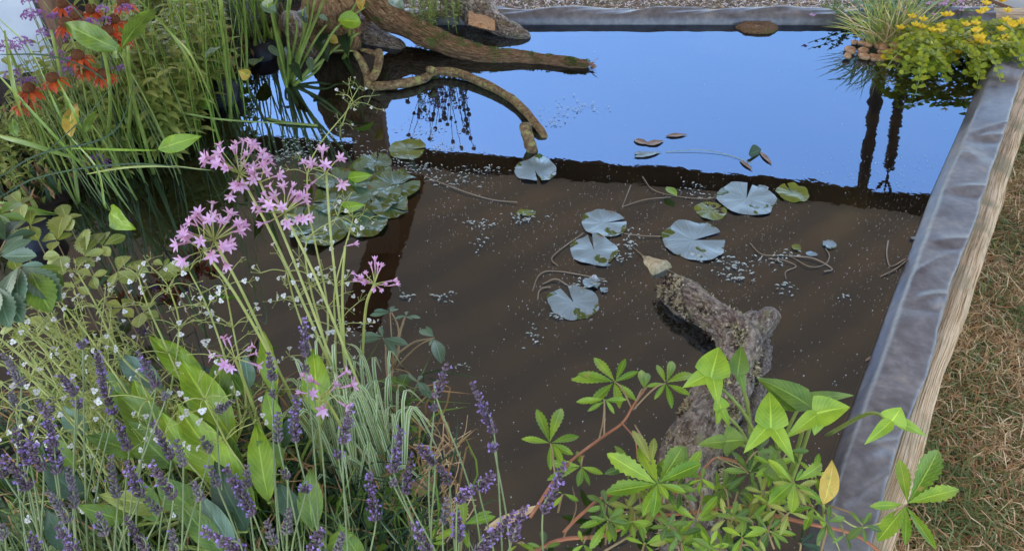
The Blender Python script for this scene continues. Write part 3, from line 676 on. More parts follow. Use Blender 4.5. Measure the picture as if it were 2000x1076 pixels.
# thin arching branch
rb = empty('fallen_branch', at(722, 168, 0), 'thin lichen covered branch curving along the water surface', 'branch')
def btube(name, pts, r, n=9, parent=rb, mat='lichen', rough=.3):
    c = MB(); P = cat(pxpath(pts), 8); R = [r[0] + (r[-1] - r[0]) * i / (len(P) - 1) for i in range(len(P))] if hasattr(r, '__len__') else r
    barktube(c, P, R if hasattr(R, '__len__') else [R] * len(P), n * 2, .32, len(P) * 1.7, .14); c.build(name, M[mat], parent)
btube('limb', [(722, 170, .012), (770, 166, .02), (825, 155, .018), (850, 140, .022), (900, 146, .02), (960, 170, .016), (1010, 202, .014), (1045, 240, .018), (1060, 262, .004), (1062, 285, -.03)], [.0155, .0125], 10)
btube('twig', [(722, 172, .01), (718, 150, .03), (708, 125, .07), (692, 100, .11)], [.016, .010])
btube('twig', [(722, 160, .02), (735, 140, .05), (741, 112, .09), (737, 97, .12)], [.014, .013])
btube('twig', [(741, 108, .1), (722, 102, .1), (703, 97, .1)], [.009, .006])
btube('twig', [(850, 140, .035), (840, 136, .05), (832, 135, .055)], [.012, .008])
c = MB(); P = cat(pxpath([(1045, 306, -.03), (1036, 285, .02), (1028, 258, .06), (1028, 243, .085)]), 6); c.tube(P, [.026, .026] * 0 or lin(.018, .020, len(P)), 12, rough=.25)
st = c.build('branch_stub', M['lichen']); tag(st, 'short upright wood stub at the end of the curving branch', 'branch')
# foreground log
r5, P, rr = log('sunken_log', 'rough forked log with ochre lichen rising from the water, lower right', [(1303, 560, .02, .03), (1340, 585, .03, .037), (1400, 625, .03, .039), (1440, 665, .03, .043), (1435, 730, .035, .044), (1392, 800, .04, .050), (1358, 870, .04, .054), (1345, 960, .03, .054), (1350, 1100, .0, .054)], M['barkwet'], 44, 26, .42, 12)
mossy(r5, P, rr, 3200, .02, 1, 'lichenpatch', .0095, 'lichen', .0)
mossy(r5, P, rr, 1600, .3, 1, 'moss', .007, 'moss', .0)
mossy(r5, P, rr, 2600, .0, 1, 'darkflake', .008, 'bark_flakes', -.3)
c = MB(); Q = cat(pxpath([(1440, 665, .02), (1475, 640, .03), (1498, 626, .045), (1512, 604, .075)]), 8); barktube(c, Q, lin(.042, .019, len(Q)), 26, .3, 4); c.build('fork', M['barkwet'], r5)
c = MB(); Q = cat(pxpath([(1485, 650, -.02), (1490, 710, -.026), (1472, 800, -.03), (1440, 900, -.035)]), 8); c.tube(Q, lin(.028, .036, len(Q)), 14, rough=.25); c.build('wet_ridge', M['barkwet'], r5)
# submerged stone-like branch end
c = MB(); Q = cat(pxpath([(1215, 480, -.05), (1250, 510, -.03), (1295, 535, -.008)]), 6); c.tube(Q, lin(.012, .034, len(Q)), 12, rough=.3)
tag(c.build('sunken_branch', M['lichenpatch']), 'pale sunken branch end just under the water behind the forked log', 'branch')

# ------------------------------------------------------------ lily pads
def pad(px, py, wpx, notch, label, kind='pad', asp=1.0, curlpart=None, wav=.004, lift=.0035, group='lily pads floating on open water', tornp=.0, nang=.09):
    t = mpp(px, py); c0 = at(px, py, lift); R = wpx * t / 2; c = MB(); na, nr = 44, 7; sd_ = rnd() * 90
    rows = []; uvr = []; rim = []
    for i in range(nr + 1):
        q = i / nr; row = []; ru = []
        for j in range(na + 1):
            a0 = nang + (2 * math.pi - 2 * nang) * j / na; a = notch + a0
            e = 1 + .11 * noise.noise(V((math.cos(a) * 2, math.sin(a) * 2, sd_))) + .03 * noise.noise(V((math.cos(a) * 7, math.sin(a) * 7, sd_)))
            x, y = math.cos(a) * R * q * e, math.sin(a) * R * q * e * asp
            z = wav * noise.noise(V((x * 22, y * 22, sd_))) * 1.6 * q + .0006 * math.sin(a0 * 9) * q + .006 * q ** 4 * max(0, noise.noise(V((math.cos(a) * 1.5, math.sin(a) * 1.5, sd_ + 3))) + .1) * (wav / .004)
            if curlpart is not None:
                da = abs((a0 - curlpart + math.pi) % (2 * math.pi) - math.pi)
                k = max(0, 1 - da / .6) * max(0, q - .55) / .45
                if k > 0: x *= 1 - .35 * k; y *= 1 - .35 * k; z += R * .5 * k
            row.append(c0 + V((x, y, max(z, -.002)))); ru.append((a0 / 6.283, q))
        rows.append(row); uvr.append(ru)
    c.grid(rows, uvr)
    o = c.build('lily_pad', M['pad' if kind == 'pad' else kind]); tag(o, label, 'lily pad', group)
    return o, c0, R
def padrim(c0, R): pass
A = math.radians
pad(1045, 332, 84, A(-80), 'grey green lily pad touching the short wood stub', curlpart=2.6)
pad(1180, 436, 88, A(15), 'lily pad with torn right side, upper of the touching pair in mid pond')
pad(1160, 488, 94, A(95), 'lily pad below its touching partner in mid pond', wav=.007)
pad(1355, 469, 124, A(12), 'largest lily pad, wide open notch on its right side', nang=.2)
pad(1458, 388, 112, A(70), 'smooth round blue grey lily pad beside a ragged yellow one')
pad(1548, 377, 62, A(100), 'ragged yellow green lily pad right of the smooth round one', 'padgreen', wav=.008)
pad(1388, 412, 62, A(30), 'half sunken yellowing lily pad left of the smooth round one', 'padgreen', lift=.001)
pad(1120, 590, 100, A(110), 'heart shaped lily pad nearest the camera, alone in brown water', nang=.17)
pad(1155, 553, 34, A(0), 'small folded pad just behind the heart shaped pad', wav=.008)
pad(1180, 566, 16, A(0), 'tiny pale oval leaf right of the heart shaped pad')
pad(1620, 477, 27, A(0), 'tiny round translucent pad near the right liner', nang=.02)
pad(1585, 497, 24, A(0), 'tiny narrow pad between the round translucent pad and drifting stems', asp=.5)
pad(1555, 483, 18, A(0), 'tiny yellow green pad above drifting stems', 'padgreen')
pad(1490, 368, 20, A(0), 'tiny pad behind the smooth round blue grey one')
pad(1028, 415, 40, A(0), 'small half drowned leaf among flecks in mid pond', 'padgreen', asp=.5)
pad(1178, 517, 30, A(0), 'thin curled leaf strip below the touching pads', asp=.3)
pad(795, 292, 72, A(0), 'dark flat pad behind the crinkled pad group', 'padgreen')
pad(1788, 466, 20, A(0), 'tiny pale leaf touching the right liner', asp=.6)
for (x, y, w_, no, lb) in [(715, 345, 100, 200, 'topmost crinkled green pad of the crowded left group, folded over'), (770, 362, 100, 20, 'crinkled pad at the right tip of the crowded group'),
    (655, 352, 80, 120, 'crinkled pad behind the single pink flower head'), (720, 385, 125, 300, 'wide crinkled pad at the centre of the crowded group'), (655, 395, 90, 180, 'crinkled pad left of the wide centre pad of the crowded group'),
    (625, 445, 120, 230, 'large crinkled pad at the lower left tip of the crowded group'), (715, 437, 88, 60, 'crinkled pad at the lower right of the crowded group'), (760, 405, 75, 340, 'crinkled pad with curled rim at the right of the crowded group'),
    (590, 420, 60, 90, 'small crinkled pad hidden left behind pink flowers'), (735, 318, 60, 90, 'small crinkled pad at the back of the crowded group')]:
    pad(x, y, w_, A(no), lb, wav=.013, kind='padcrinkle', lift=.005 + rnd() * .006, group='crinkled lily pads crowded left of centre')
for i, (x, y, l) in enumerate([(700, 344, 'bright green upright leaf blade among the crinkled pads'), (685, 402, 'small bright leaf tip rising between the crinkled pads')]):
    c = MB(); p = at(x - 20, y + 4, .01); leaf(c, p, at(x + 28, y - 2, .05), .035, up=V((0, -1, .6)), nl=8); tag(c.build('floating_leaf', M['bright']), l, 'leaf')

# floating leaves
def fleaf(x0, y0, x1, y1, wpx, mat, label, z=.003, up=V((0, 0, 1)), bend=.12, prof='lance'):
    c = MB(); t = mpp((x0 + x1) / 2, (y0 + y1) / 2); leaf(c, at(x0, y0, z), at(x1, y1, z), wpx * t, up=up, bend=.01, fold=.12, nl=8, prof=prof, wave=.03)
    tag(c.build('floating_leaf', M[mat]), label, 'leaf')
fleaf(1300, 266, 1343, 263, 14, 'deadleaf', 'curled brown leaf floating alone on the blue reflection')
fleaf(1238, 273, 1268, 282, 18, 'deadleaf', 'left pinkish brown leaf of the floating pair')
fleaf(1262, 283, 1297, 275, 18, 'deadleaf', 'right pinkish brown leaf of the floating pair')
fleaf(1238, 307, 1292, 297, 16, 'pad', 'long pale green leaf floating below the brown pair')
fleaf(1238, 300, 1264, 298, 11, 'pad', 'short dark leaf scrap above the long pale green leaf')
fleaf(1462, 302, 1487, 292, 30, 'dark', 'dark crumpled leaf standing on the water near a thin twig', .01, V((0, -1, .5)))
fleaf(1484, 296, 1508, 322, 10, 'deadleaf', 'narrow brown leaf trailing from the dark crumpled leaf')
fleaf(1445, 312, 1470, 333, 9, 'deadleaf', 'thin brown seed pod left of the trailing brown leaf')
fleaf(1302, 365, 1322, 383, 20, 'bright', 'green leaf tip poking out of the dark band of reflection', .02)
fleaf(1690, 705, 1703, 694, 5, 'deadleaf', 'brown leaf scrap stuck against the right liner edge')
fleaf(945, 1035, 1060, 985, 20, 'straw', 'dry papery leaf lying low between the lavender and red stems', .1)
fleaf(800, 965, 850, 935, 40, 'deadleaf', 'dry pinkish leaf caught beside the lavender at bottom centre', .1)
fleaf(640, 990, 700, 1010, 30, 'deadleaf', 'dry brown leaf low beneath the striped grass', .05)
# petals on liner and snail shell
c = MB(); p = at(1818, 580, .06); c.blob(p, (.005, .006, .004), None, 0, 8, 5); tag(c.build('snail_shell', M['white']), 'tiny white snail shell lying on the right liner', 'shell')
for (x, y, z, lb) in [(1610, 10, GZ + .02, 'pink petal on the gritty turf, left one'), (1632, 18, GZ + .02, 'pink petal on the gritty turf nearest the liner'), (1586, 33, .06, 'pink petal lying on the far liner')]:
    c = MB(); p = at(x, y, z)
    for k in range(4): leaf(c, p, p + V((math.cos(k * 1.6), math.sin(k * 1.6), .5)) * .017, .014, nl=3, nw=2)
    tag(c.build('petal', M['pink']), lb, 'petal')

# specks, duckweed bits, drifting stems
c = MB()
def inpond(p):
    ins = False; n = len(pond); j = n - 1
    for i in range(n):
        a, b = pond[i], pond[j]
        if (a.y > p.y) != (b.y > p.y) and p.x < (b.x - a.x) * (p.y - a.y) / (b.y - a.y) + a.x: ins = not ins
        j = i
    return ins
def speck(c, p, s):
    a = U(0, 3.14); k = len(c.v); n = 5
    for j in range(n): c.v.append((p.x + s * math.cos(a + j * 1.257) * U(.6, 1.2), p.y + s * math.sin(a + j * 1.257) * U(.5, 1.1), .0025))
    c.face(range(k, k + n))
for _ in range(26000):
    x, y = U(560, 1900), U(60, 1076); dens = 1.0 if (y > 300 and x > 830) else .08
    if y > 620: dens = .3
    if 860 < x < 1820 and 300 + (x - 900) * .09 < y < 370 + (x - 900) * .09: dens = 2.6
    if noise.noise(V((x * .006, y * .008, 1))) + .45 < rnd() * .9 or rnd() > dens / 1.6: continue
    p = at(x, y)
    if inpond(p): speck(c, p, .0007 + .0015 * rnd() ** 3)
tag(c.build('floating_specks', M['fleck'], smooth=False), 'tiny pale seed specks scattered over the dark water', None, None, 'stuff')
c = MB()
for (x, y, rx, ry, n) in [(1090, 215, 60, 25, 60), (1150, 208, 50, 14, 50), (1075, 240, 40, 16, 30), (830, 255, 60, 22, 100), (880, 290, 60, 14, 90), (780, 320, 60, 20, 90), (600, 290, 60, 22, 160), (650, 270, 60, 14, 110), (560, 305, 40, 16, 80),
                       (935, 440, 40, 12, 40), (940, 470, 20, 40, 30), (1020, 425, 40, 16, 60), (1440, 520, 60, 22, 120), (1380, 500, 50, 14, 60), (1530, 500, 40, 20, 50), (1230, 470, 18, 30, 60), (1200, 500, 20, 12, 40), (1350, 375, 40, 20, 50),
                       (1140, 560, 30, 12, 40), (1040, 655, 25, 20, 30), (870, 580, 20, 12, 30), (1090, 615, 26, 10, 25), (790, 575, 20, 14, 20), (1530, 560, 20, 16, 30), (880, 350, 60, 16, 100), (820, 335, 50, 14, 90), (700, 640, 40, 16, 30), (900, 720, 20, 8, 16), (1650, 580, 20, 10, 10), (1690, 130, 30, 20, 40), (730, 300, 60, 14, 110), (500, 310, 60, 26, 60), (940, 330, 60, 10, 60), (1440, 545, 20, 8, 30)]:
    for _ in range(int(n * .55)):
        q = at(random.gauss(x, rx * .5), random.gauss(y, ry * .5), .003); a = U(0, 6.28); l = U(.004, .012)
        leaf(c, q, q + V((math.cos(a) * l * 1.4, math.sin(a) * l * .8, U(0, .002))), l * .45, nl=3, nw=2, bend=.2, prof='oval')
tag(c.build('floating_weed', M['duck'], smooth=False), 'pale shoots of pond weed breaking the surface in drifts', None, None, 'stuff')
def drift(pts, r, label, mat='root'):
    c = MB(); P = cat([at(x, y, .002 + (.004 if i % 2 else 0)) for i, (x, y) in enumerate(pts)], 6); c.tube(P, r, 5); tag(c.build('drifting_stem', M[mat]), label, 'stem', 'thin stems drifting on the water')
drift([(1255, 345), (1275, 370), (1320, 383), (1380, 388), (1410, 380)], .0013, 'brown stem drifting from the dark band toward the smooth round pad')
drift([(1215, 405), (1225, 380), (1232, 362)], .0013, 'short brown stem pointing up from the touching pads')
drift([(1218, 403), (1260, 390), (1310, 385)], .0013, 'brown stem from the touching pads toward the green leaf tip')
drift([(1212, 455), (1250, 460), (1295, 462)], .0013, 'pale stem joining the touching pads to the largest pad')
drift([(1235, 482), (1270, 510), (1310, 530), (1330, 540)], .0013, 'brown root running from the pads to the forked log')
drift([(1465, 475), (1490, 497), (1540, 500), (1580, 520), (1610, 517), (1620, 500), (1612, 485)], .0013, 'looping thin stem below the tiny round pad')
drift([(1500, 505), (1530, 508), (1555, 520), (1535, 530), (1535, 545)], .0013, 'looping stem left of the tiny pads')
drift([(1545, 500), (1590, 505), (1625, 525), (1610, 530)], .002, 'thin curling stem right of the tiny yellow green pad')
drift([(1735, 470), (1732, 495), (1740, 520), (1770, 505)], .002, 'thin stem curling beside the right liner')
drift([(1720, 540), (1750, 525), (1778, 503)], .002, 'thin stem leaning against the right liner')
drift([(1060, 555), (1085, 545), (1110, 558)], .002, 'thin stem behind the heart shaped pad')
drift([(1300, 297), (1370, 293), (1430, 305), (1470, 320)], .0009, 'hair thin thread stretched over the blue reflection', 'palestem')
drift([(1040, 568), (1055, 535), (1090, 530), (1180, 545)], .0016, 'long thin stem arching above the heart shaped pad')
drift([(1050, 585), (1055, 565), (1075, 560)], .002, 'short stem at the left rim of the heart shaped pad')
drift([(520, 232), (560, 240), (620, 246)], .005, 'green stalk lying on the water below the broad leaved plant', 'stem')
drift([(830, 345), (900, 372), (960, 390), (1010, 395)], .0018, 'brown sunken stem trailing from the crinkled pads')
drift([(1140, 455), (1080, 500), (1090, 520)], .0015, 'faint thread left of the touching pads')

# ------------------------------------------------------------ plants
def stemtube(mb, pts, r0, r1=None, n=5, mat=0, sub_=5):
    P = cat(pts, sub_); mb.tube(P, lin(r0, r1 if r1 else r0, len(P)), n, mat)
# -- lavender
def spike(mbc, base, tip, mi, bright, rad=.0095):
    rad *= .98
    d = tip - base; L = d.length; d.normalize(); x = d.orthogonal().normalized(); y = d.cross(x)
    nwh = max(2, int(L / .0062)); bendv = (x * U(-.12, .12) + y * U(-.12, .12)) * L
    for w_ in range(nwh):
        t = (w_ + .3) / nwh; c = base + d * L * t + bendv * t * t
        rr_ = rad * (1.0 - .55 * t ** 1.6) * U(.85, 1.1); nf = 9 if t < .75 else 6; a0 = rnd() * 6
        for k in range(nf):
            a = a0 + 2 * math.pi * k / nf + U(-.2, .2); o = x * math.cos(a) + y * math.sin(a)
            dd = (o * .8 + d * U(.5, .95)).normalized(); cc = c + o * rr_ * .55 + d * U(-.002, .002)
            xx = dd.orthogonal().normalized(); s = U(.0014, .0021)
            mbc.blob(cc, (s, s, rr_ * .55), (xx, dd.cross(xx), dd), mi, 5, 3)
            if rnd() < bright * .75:
                e = cc + dd * rr_ * .6
                for q in range(3): leaf(mbc, e, e + (dd + jit(.9)).normalized() * .0042, .0034, up=jit(1), nl=2, nw=2, mat=2, fold=.1)
SPK = [(10,683,42,752,.08,1),(178,690,215,790,.45,0),(275,680,305,755,.15,0),(318,768,325,778,.2,1),(115,730,148,770,.2,0),(150,780,152,796,.6,0),(160,664,162,680,.4,0),(105,770,95,815,.03,1),(460,783,425,802,.05,1),(218,797,222,808,.8,0),
 (588,620,598,695,.3,0),(596,710,598,724,.2,0),(520,685,533,742,.2,0),(531,760,532,774,.1,0),(575,768,577,862,.35,0),(875,705,852,775,.25,0),(849,788,848,800,.3,0),(922,743,965,845,.3,0),(962,866,966,880,.8,0),
 (97,790,112,922,.4,0),(22,835,60,905,.3,0),(45,855,85,918,.5,0),(12,885,58,955,.4,0),(225,820,252,878,.3,0),(300,820,335,895,.25,0),(345,855,358,910,.05,1),(240,900,275,965,.55,0),(275,965,312,1000,.05,1),(205,890,230,970,.05,1),(290,905,340,970,.15,0),
 (140,905,145,990,.05,1),(437,913,495,1005,.5,0),(395,1030,475,1080,.6,0),(110,1022,150,1085,.7,0),(245,1005,285,1076,.1,0),(188,995,206,1042,.05,1),(478,905,483,950,.05,1),(390,852,412,882,.02,1),(98,950,135,1020,.02,1),(0,1020,10,1050,.05,1),
 (545,800,543,860,.05,1),(548,915,562,932,.2,0),(596,945,598,960,.9,0),(690,790,668,865,.35,0),(663,878,661,893,.5,0),(782,833,768,920,.4,0),(768,934,768,946,.1,1),(798,885,793,965,.25,0),(712,925,735,1015,.6,0),(813,870,850,905,.4,0),(850,905,878,945,.15,0),
 (965,922,935,955,.5,0),(925,950,893,978,.55,0),(632,1030,605,1080,.5,0),(672,1035,655,1085,.2,1),(805,1020,838,1080,.5,0),(892,1000,897,1055,.7,0),(1018,1000,930,1075,.45,0),(565,985,560,1042,.05,1),(878,968,865,1020,.1,1),(1115,905,1060,1000,.4,0),(1025,985,1000,1055,.3,0),
 (60,1040,75,1085,.2,0),(330,1030,345,1085,.1,1),(20,760,30,800,.05,1),(410,905,425,950,.05,1),(380,935,392,975,.05,1),(520,1010,535,1060,.05,1),(0,900,8,930,.3,0),(70,770,80,800,.05,1)]
centers = {'left': V((-.62, .38, 0)), 'mid': V((-.26, .36, 0)), 'right': V((.0, .40, 0))}
labs = {'left': 'dense lavender bush filling the bottom left corner', 'mid': 'lavender bush at the bottom left of centre below the striped grass', 'right': 'lavender clump with tall spikes over dark water at bottom centre'}
lav = {k: empty('lavender', v, labs[k], 'lavender', 'lavender plants along the bottom') for k, v in centers.items()}
for i, (tx, ty, bx, by, br_, dry) in enumerate(SPK):
    key = 'left' if bx < 420 else ('mid' if bx < 745 else 'right'); root = lav[key]; C = centers[key]
    z = U(.36, .46) if by > 780 else U(.44, .5)
    plen = math.hypot(tx - bx, ty - by)
    bp_ = at(bx, by, z); dz = min(.045, plen * .0004 + .004); tp = at(tx, ty, z + dz)
    c = MB(); spike(c, bp_, tp, 0, br_ * (1.0 if not dry else .3), .0085 if plen > 30 else .0075)
    c.build('flower_spike', [M['calyxdry' if dry else 'calyx'], M['lavstem'], M['violet']], root)
    c = MB(); rt = V((C.x + (bp_.x - C.x) * .45 + U(-.04, .04), C.y + (bp_.y - C.y) * .25 + U(-.04, .04), .0))
    mid = rt.lerp(bp_, .55) + V((U(-.03, .03), U(-.02, .02), .06))
    stemtube(c, [rt, mid, bp_, bp_ + (tp - bp_) * .5], .0016, .0011, 5); c.build('stem', M['lavstem'], root)
# lavender side stems and narrow leaves
for key, (x0, x1, y0, n) in {'left': (-20, 430, 900, 300), 'mid': (400, 720, 960, 130), 'right': (760, 960, 1010, 60)}.items():
    c = MB()
    for _ in range(n):
        x, y = U(x0, x1), U(y0, 1120); p = at(x, y, U(.12, .34)); q = V((p.x * .96, p.y - .08, 0)); 
        ribbon(c, [q, q.lerp(p, .6) + jit(.02), p], U(.002, .0032), up=jit(1), fold=.1, n=3)
        if rnd() < .5:
            for _2 in range(5):
                b = q.lerp(p, U(.3, 1)); ribbon(c, [b, b + V((U(-.03, .03), U(-.03, .03), U(.01, .04)))], .0024, up=jit(1), n=2)
    c.build('foliage', M['lavstem'], lav[key])

# -- society garlic: striped leaves, pale stems, pink umbels
def floret(c, p, d, s=1.0, wilt=False):
    d = d.normalized(); e = p + d * .016 * s; x = d.orthogonal().normalized(); y = d.cross(x)
    c.tube([p, p + d * .008 * s, e], [.0012 * s, .0018 * s, .0026 * s], 5, 1, cap=False)
    a0 = rnd() * 6; op = U(.9, 1.3) if not wilt else .3
    for k in range(6):
        a = a0 + k * math.pi / 3 + U(-.08, .08); o = x * math.cos(a) + y * math.sin(a)
        leaf(c, e, e + (o * op + d * U(.35, .7)).normalized() * .0150 * s, .0055 * s, up=d, prof='petal', bend=.05, fold=.15, nl=4, nw=2, mat=0)
groot = at(735, 985, 0); sg = empty('society_garlic', groot, 'clump with striped grassy leaves and long stems of pink star flowers', 'flowering plant')
heads = [(465, 328, .56, 24, 1.15, .060, (745, 1000)), (635, 326, .56, 8, 1.15, .040, (700, 950)), (553, 405, .55, 20, 1.05, .045, (770, 1000)), (415, 458, .53, 22, 1.1, .058, (660, 960)), (395, 478, .53, 8, 1.1, .05, (640, 960)), (730, 543, .5, 14, .8, .028, (720, 800)),
         (455, 688, .46, 8, .9, .030, (560, 950)), (637, 752, .43, 6, 1.1, .034, (640, 960)), (505, 345, .56, 8, 1.1, .045, (760, 1010)), (618, 770, .42, 3, .8, .03, (700, 960)), (672, 470, .5, 1, .8, .004, (690, 900))]
for i, (x, y, z, nf, s, R, rp) in enumerate(heads):
    p = at(x, y, z); rt = at(rp[0], rp[1], .02) + jit(.02); c = MB()
    sag = V((0, 0, .10)); 
    low = p - V((0, 0, .012))
    stemtube(c, [rt, rt.lerp(low, .35) + sag * .5, rt.lerp(low, .7) + sag * .6, low], .0030, .0022, 6, sub_=8)
    sp = c.build('flower_stem', M['palestem'], sg)
    c = MB(); cam_d = (V((0, 0, CAM_H)) - p).normalized()
    for k in range(nf):
        a = k * 2.4 + U(-.3, .3); zz = U(-.25, .95); rr_ = math.sqrt(max(0, 1 - zz * zz)); d = V((rr_ * math.cos(a), rr_ * math.sin(a), zz)) + V((0, 0, .15))
        d.normalize(); q = low + d * R * U(.55, .85)
        if nf > 1: c.tube([low, q], [.0009, .0009], 4, 2, cap=False)
        floret(c, q, d + jit(.3), s * U(.72, .98), wilt=(i == 5 or rnd() < .12))
    sub(c, 'flower_head', [M['pink'], M['pinktube'], M['palestem']], sp)
c = MB()
for k in range(120):
    rt = at(U(650, 790), U(890, 1010), .02) ; a = U(0, 6.28); l = U(.18, .34); o = V((math.cos(a), math.sin(a), 0))
    hgt = U(.12, .26); e = rt + o * l * U(.15, .5) + V((-.02, .05, hgt * U(.3, 1.15))); m_ = rt.lerp(e, .5) + V((0, 0, hgt * .75))
    ribbon(c, [rt, rt.lerp(m_, .5) + V((0, 0, .02)), m_, e], U(.0042, .0068), up=V((0, -1, .5)) + jit(.4), fold=.12, n=4)
c.build('striped_leaves', M['vari'], sg)

# -- broad leaved water plantain with airy white panicles
def bigleaf(root, mat, base, tip, wpx, z0=.16, z1=.24, rootpt=None, prof='ovate', stem=True, up=None, name='leaf', ser=0, bend=.08, nl=12):
    t = mpp(*tip, z1); a = at(*base, z0); b = at(*tip, z1); c = MB()
    leaf(c, a, b, wpx * t, up=up or (V((0, -.5, 1)) + jit(.25)), prof=prof, bend=bend, fold=U(.05, .35), nl=nl, nw=6, wave=.05, ser=ser)
    lf = c.build(name, M[mat], root)
    if stem and rootpt is not None:
        c = MB(); stemtube(c, [rootpt, rootpt.lerp(a, .5) + V((0, 0, .03)), a], .0035, .0024, 5); sub(c, 'leaf_stalk', M['stem'], lf)
    return lf
plant_roots = [('wide leaved water plantain left of the pink flower stems', at(400, 1000, 0), [(385,745,290,655,62,'bright'),(440,835,352,700,84,'bright'),(470,950,345,785,84,'bright'),(300,745,228,690,60,'blueleaf'),(335,865,225,765,78,'green'),(435,800,430,690,60,'green'),(460,905,400,820,60,'green')]),
 ('water plantain with bright upright leaves behind the striped grass', at(560, 1010, 0), [(535,745,515,645,44,'bright'),(628,790,612,680,66,'bright'),(520,950,500,825,62,'bright'),(610,1010,607,912,62,'green'),(485,745,478,690,40,'blueleaf'),(560,860,585,800,40,'dark'),(650,1062,692,1040,40,'green'),(470,760,445,720,36,'green'),(540,900,500,860,56,'green'),(575,1000,545,940,54,'dark'),(700,1080,660,1020,46,'green')]),
 ('water plantain with dull broad leaves low in the bottom left', at(250, 1090, 0), [(320,895,245,820,80,'green'),(255,880,165,850,54,'green'),(310,985,190,965,58,'yellowgreen'),(300,1000,260,925,60,'green'),(445,1050,392,965,52,'blueleaf'),(380,990,300,930,72,'green'),(150,960,80,900,60,'dark'),(250,790,200,720,54,'green'),(140,900,90,840,44,'green'),(160,835,120,790,50,'blueleaf'),(380,900,310,800,60,'bright'),(420,1060,350,980,56,'green'),(230,1010,150,985,48,'green'),(540,830,520,760,46,'bright'),(300,820,260,740,50,'bright'),(130,1060,90,990,50,'dark'),(470,1010,420,900,80,'dark')])]
for lb, rp, lv in plant_roots:
    root = empty('water_plantain', rp, lb, 'water plant', 'water plantains in the lower left')
    for (bx, by, tx, ty, w_, mt) in lv: bigleaf(root, mt, (bx + (bx - tx) * .25, by + (by - ty) * .25), (tx, ty), w_ * .82, .27, .32, rp + jit(.02), prof='lance')
def panicle(root, nodes, z0, z1, rootpt, br=.07, nb=5, fl=.34):
    c = MB(); fl_ = MB(); n = len(nodes); P = [at(x, y, z0 + (z1 - z0) * i / max(1, n - 1)) for i, (x, y) in enumerate(nodes)]
    c.tube(cat([rootpt, rootpt.lerp(P[0], .5) + V((0, 0, .02))] + P, 5), lin(.0030, .0012, len(cat([rootpt, rootpt] + P, 5))), 5)
    for i, p in enumerate(P):
        ax = (P[min(i + 1, n - 1)] - P[max(i - 1, 0)]).normalized() if n > 1 else V((0, 0, 1)); x = ax.orthogonal().normalized(); y = ax.cross(x)
        L = br * (1 - .12 * i)
        for k in range(nb):
            a = 2 * math.pi * (k + rnd() * .5) / nb; d = (x * math.cos(a) + y * math.sin(a) + ax * .45 + V((0, 0, .15))).normalized(); e = p + d * L * U(.55, 1.1) + V((0, 0, -.01))
            c.tube(cat([p, p.lerp(e, .5) + V((0, 0, .006)), e], 3), .0008, 4)
            for q in range(4):
                d2 = (d * .7 + jit(.9)).normalized(); f = e + d2 * U(.012, .024); c.tube([e, f], .0005, 3, cap=False)
                if rnd() < fl:
                    nn = (d2 + V((0, -.6, .8))).normalized(); xx = nn.orthogonal().normalized(); yy = nn.cross(xx); s = U(.0040, .0058)
                    for h in range(3):
                        aa = h * 2.09; o = xx * math.cos(aa) + yy * math.sin(aa); leaf(fl_, f, f + o * s, s * 1.05, up=nn, prof='oval', nl=3, nw=2, mat=0)
                    fl_.blob(f + nn * .0006, .0011, None, 1, 4, 3)
                else: fl_.blob(f, .0013, None, 1, 4, 3)
    n0 = len(c.v); c.v += fl_.v; c.f += [tuple(k + n0 for k in f) for f in fl_.f]; c.m += [m + 1 for m in fl_.m]; c.uv += fl_.uv
    c.build('flower_spray', [M['palestem'], M['white'], M['bud']], root)
pn = [('airy white flowered stalks over the lower left water, nearest the pink flowers', at(420, 1010, 0), [[(470, 830), (440, 700), (405, 600), (370, 530)], [(480, 800), (455, 640), (440, 560)], [(400, 860), (330, 690), (290, 600), (270, 540)], [(620, 770), (575, 590), (560, 530)]]),
      ('airy white flowered stalks leaning left in the lower left corner', at(250, 1020, 0), [[(300, 860), (190, 680), (120, 590)], [(250, 880), (70, 665), (20, 600)], [(340, 800), (240, 700), (190, 600), (150, 530)], [(200, 880), (60, 740), (0, 680)], [(330, 780), (350, 640), (330, 560)]]),
      ('small white flowered stalks in front of the crinkled pads', at(640, 900, 0), [[(640, 700), (605, 555), (600, 470), (660, 425)], [(655, 640), (655, 560), (690, 425)], [(640, 600), (600, 340), (690, 200)]]),
      ('low white flowered stalks among the bottom left lavender', at(200, 1100, 0), [[(240, 980), (150, 840), (110, 780)], [(420, 980), (320, 850), (290, 780)], [(120, 980), (60, 860), (30, 800)], [(480, 960), (440, 860), (400, 780)]])]
for lb, rp, lst in pn:
    root = empty('water_plantain', rp, lb, 'water plant', 'water plantains in the lower left')
    for nd in lst: panicle(root, nd, .26, .44, rp + jit(.03), .07, 5)
c0_ = empty('water_plantain', at(700, 260, 0), 'thin white flowered stalk rising in front of the stump reflection', 'water plant', 'water plantains in the lower left')
panicle(c0_, [(668, 245), (682, 205), (700, 172)], .12, .2, at(665, 270, 0), .035, 3, .4)
# tangled low stems in lower left
rt_ = at(60, 900, .05); tg = empty('bedstraw', rt_, 'pale tangled thin stems with tiny leaves at the left edge', 'wild plant')
c = MB(); c2 = MB()
for _ in range(75):
    a = at(U(150, 420), U(800, 980), U(.05, .2)); b = at(U(-60, 230), U(560, 800), U(.15, .34)); m_ = a.lerp(b, .5) + V((0, 0, U(0, .05)))
    P = cat([a, m_, b], 4); c.tube(P, U(.0007, .0016), 4, cap=False)
    for p in P[2:]:
        for q in range(3): leaf(c2, p, p + jit(.018), .0045, nl=3, nw=2, prof='lance')
c.build('stems', M['palestem'], tg); c2.build('foliage', M['phlox'], tg)

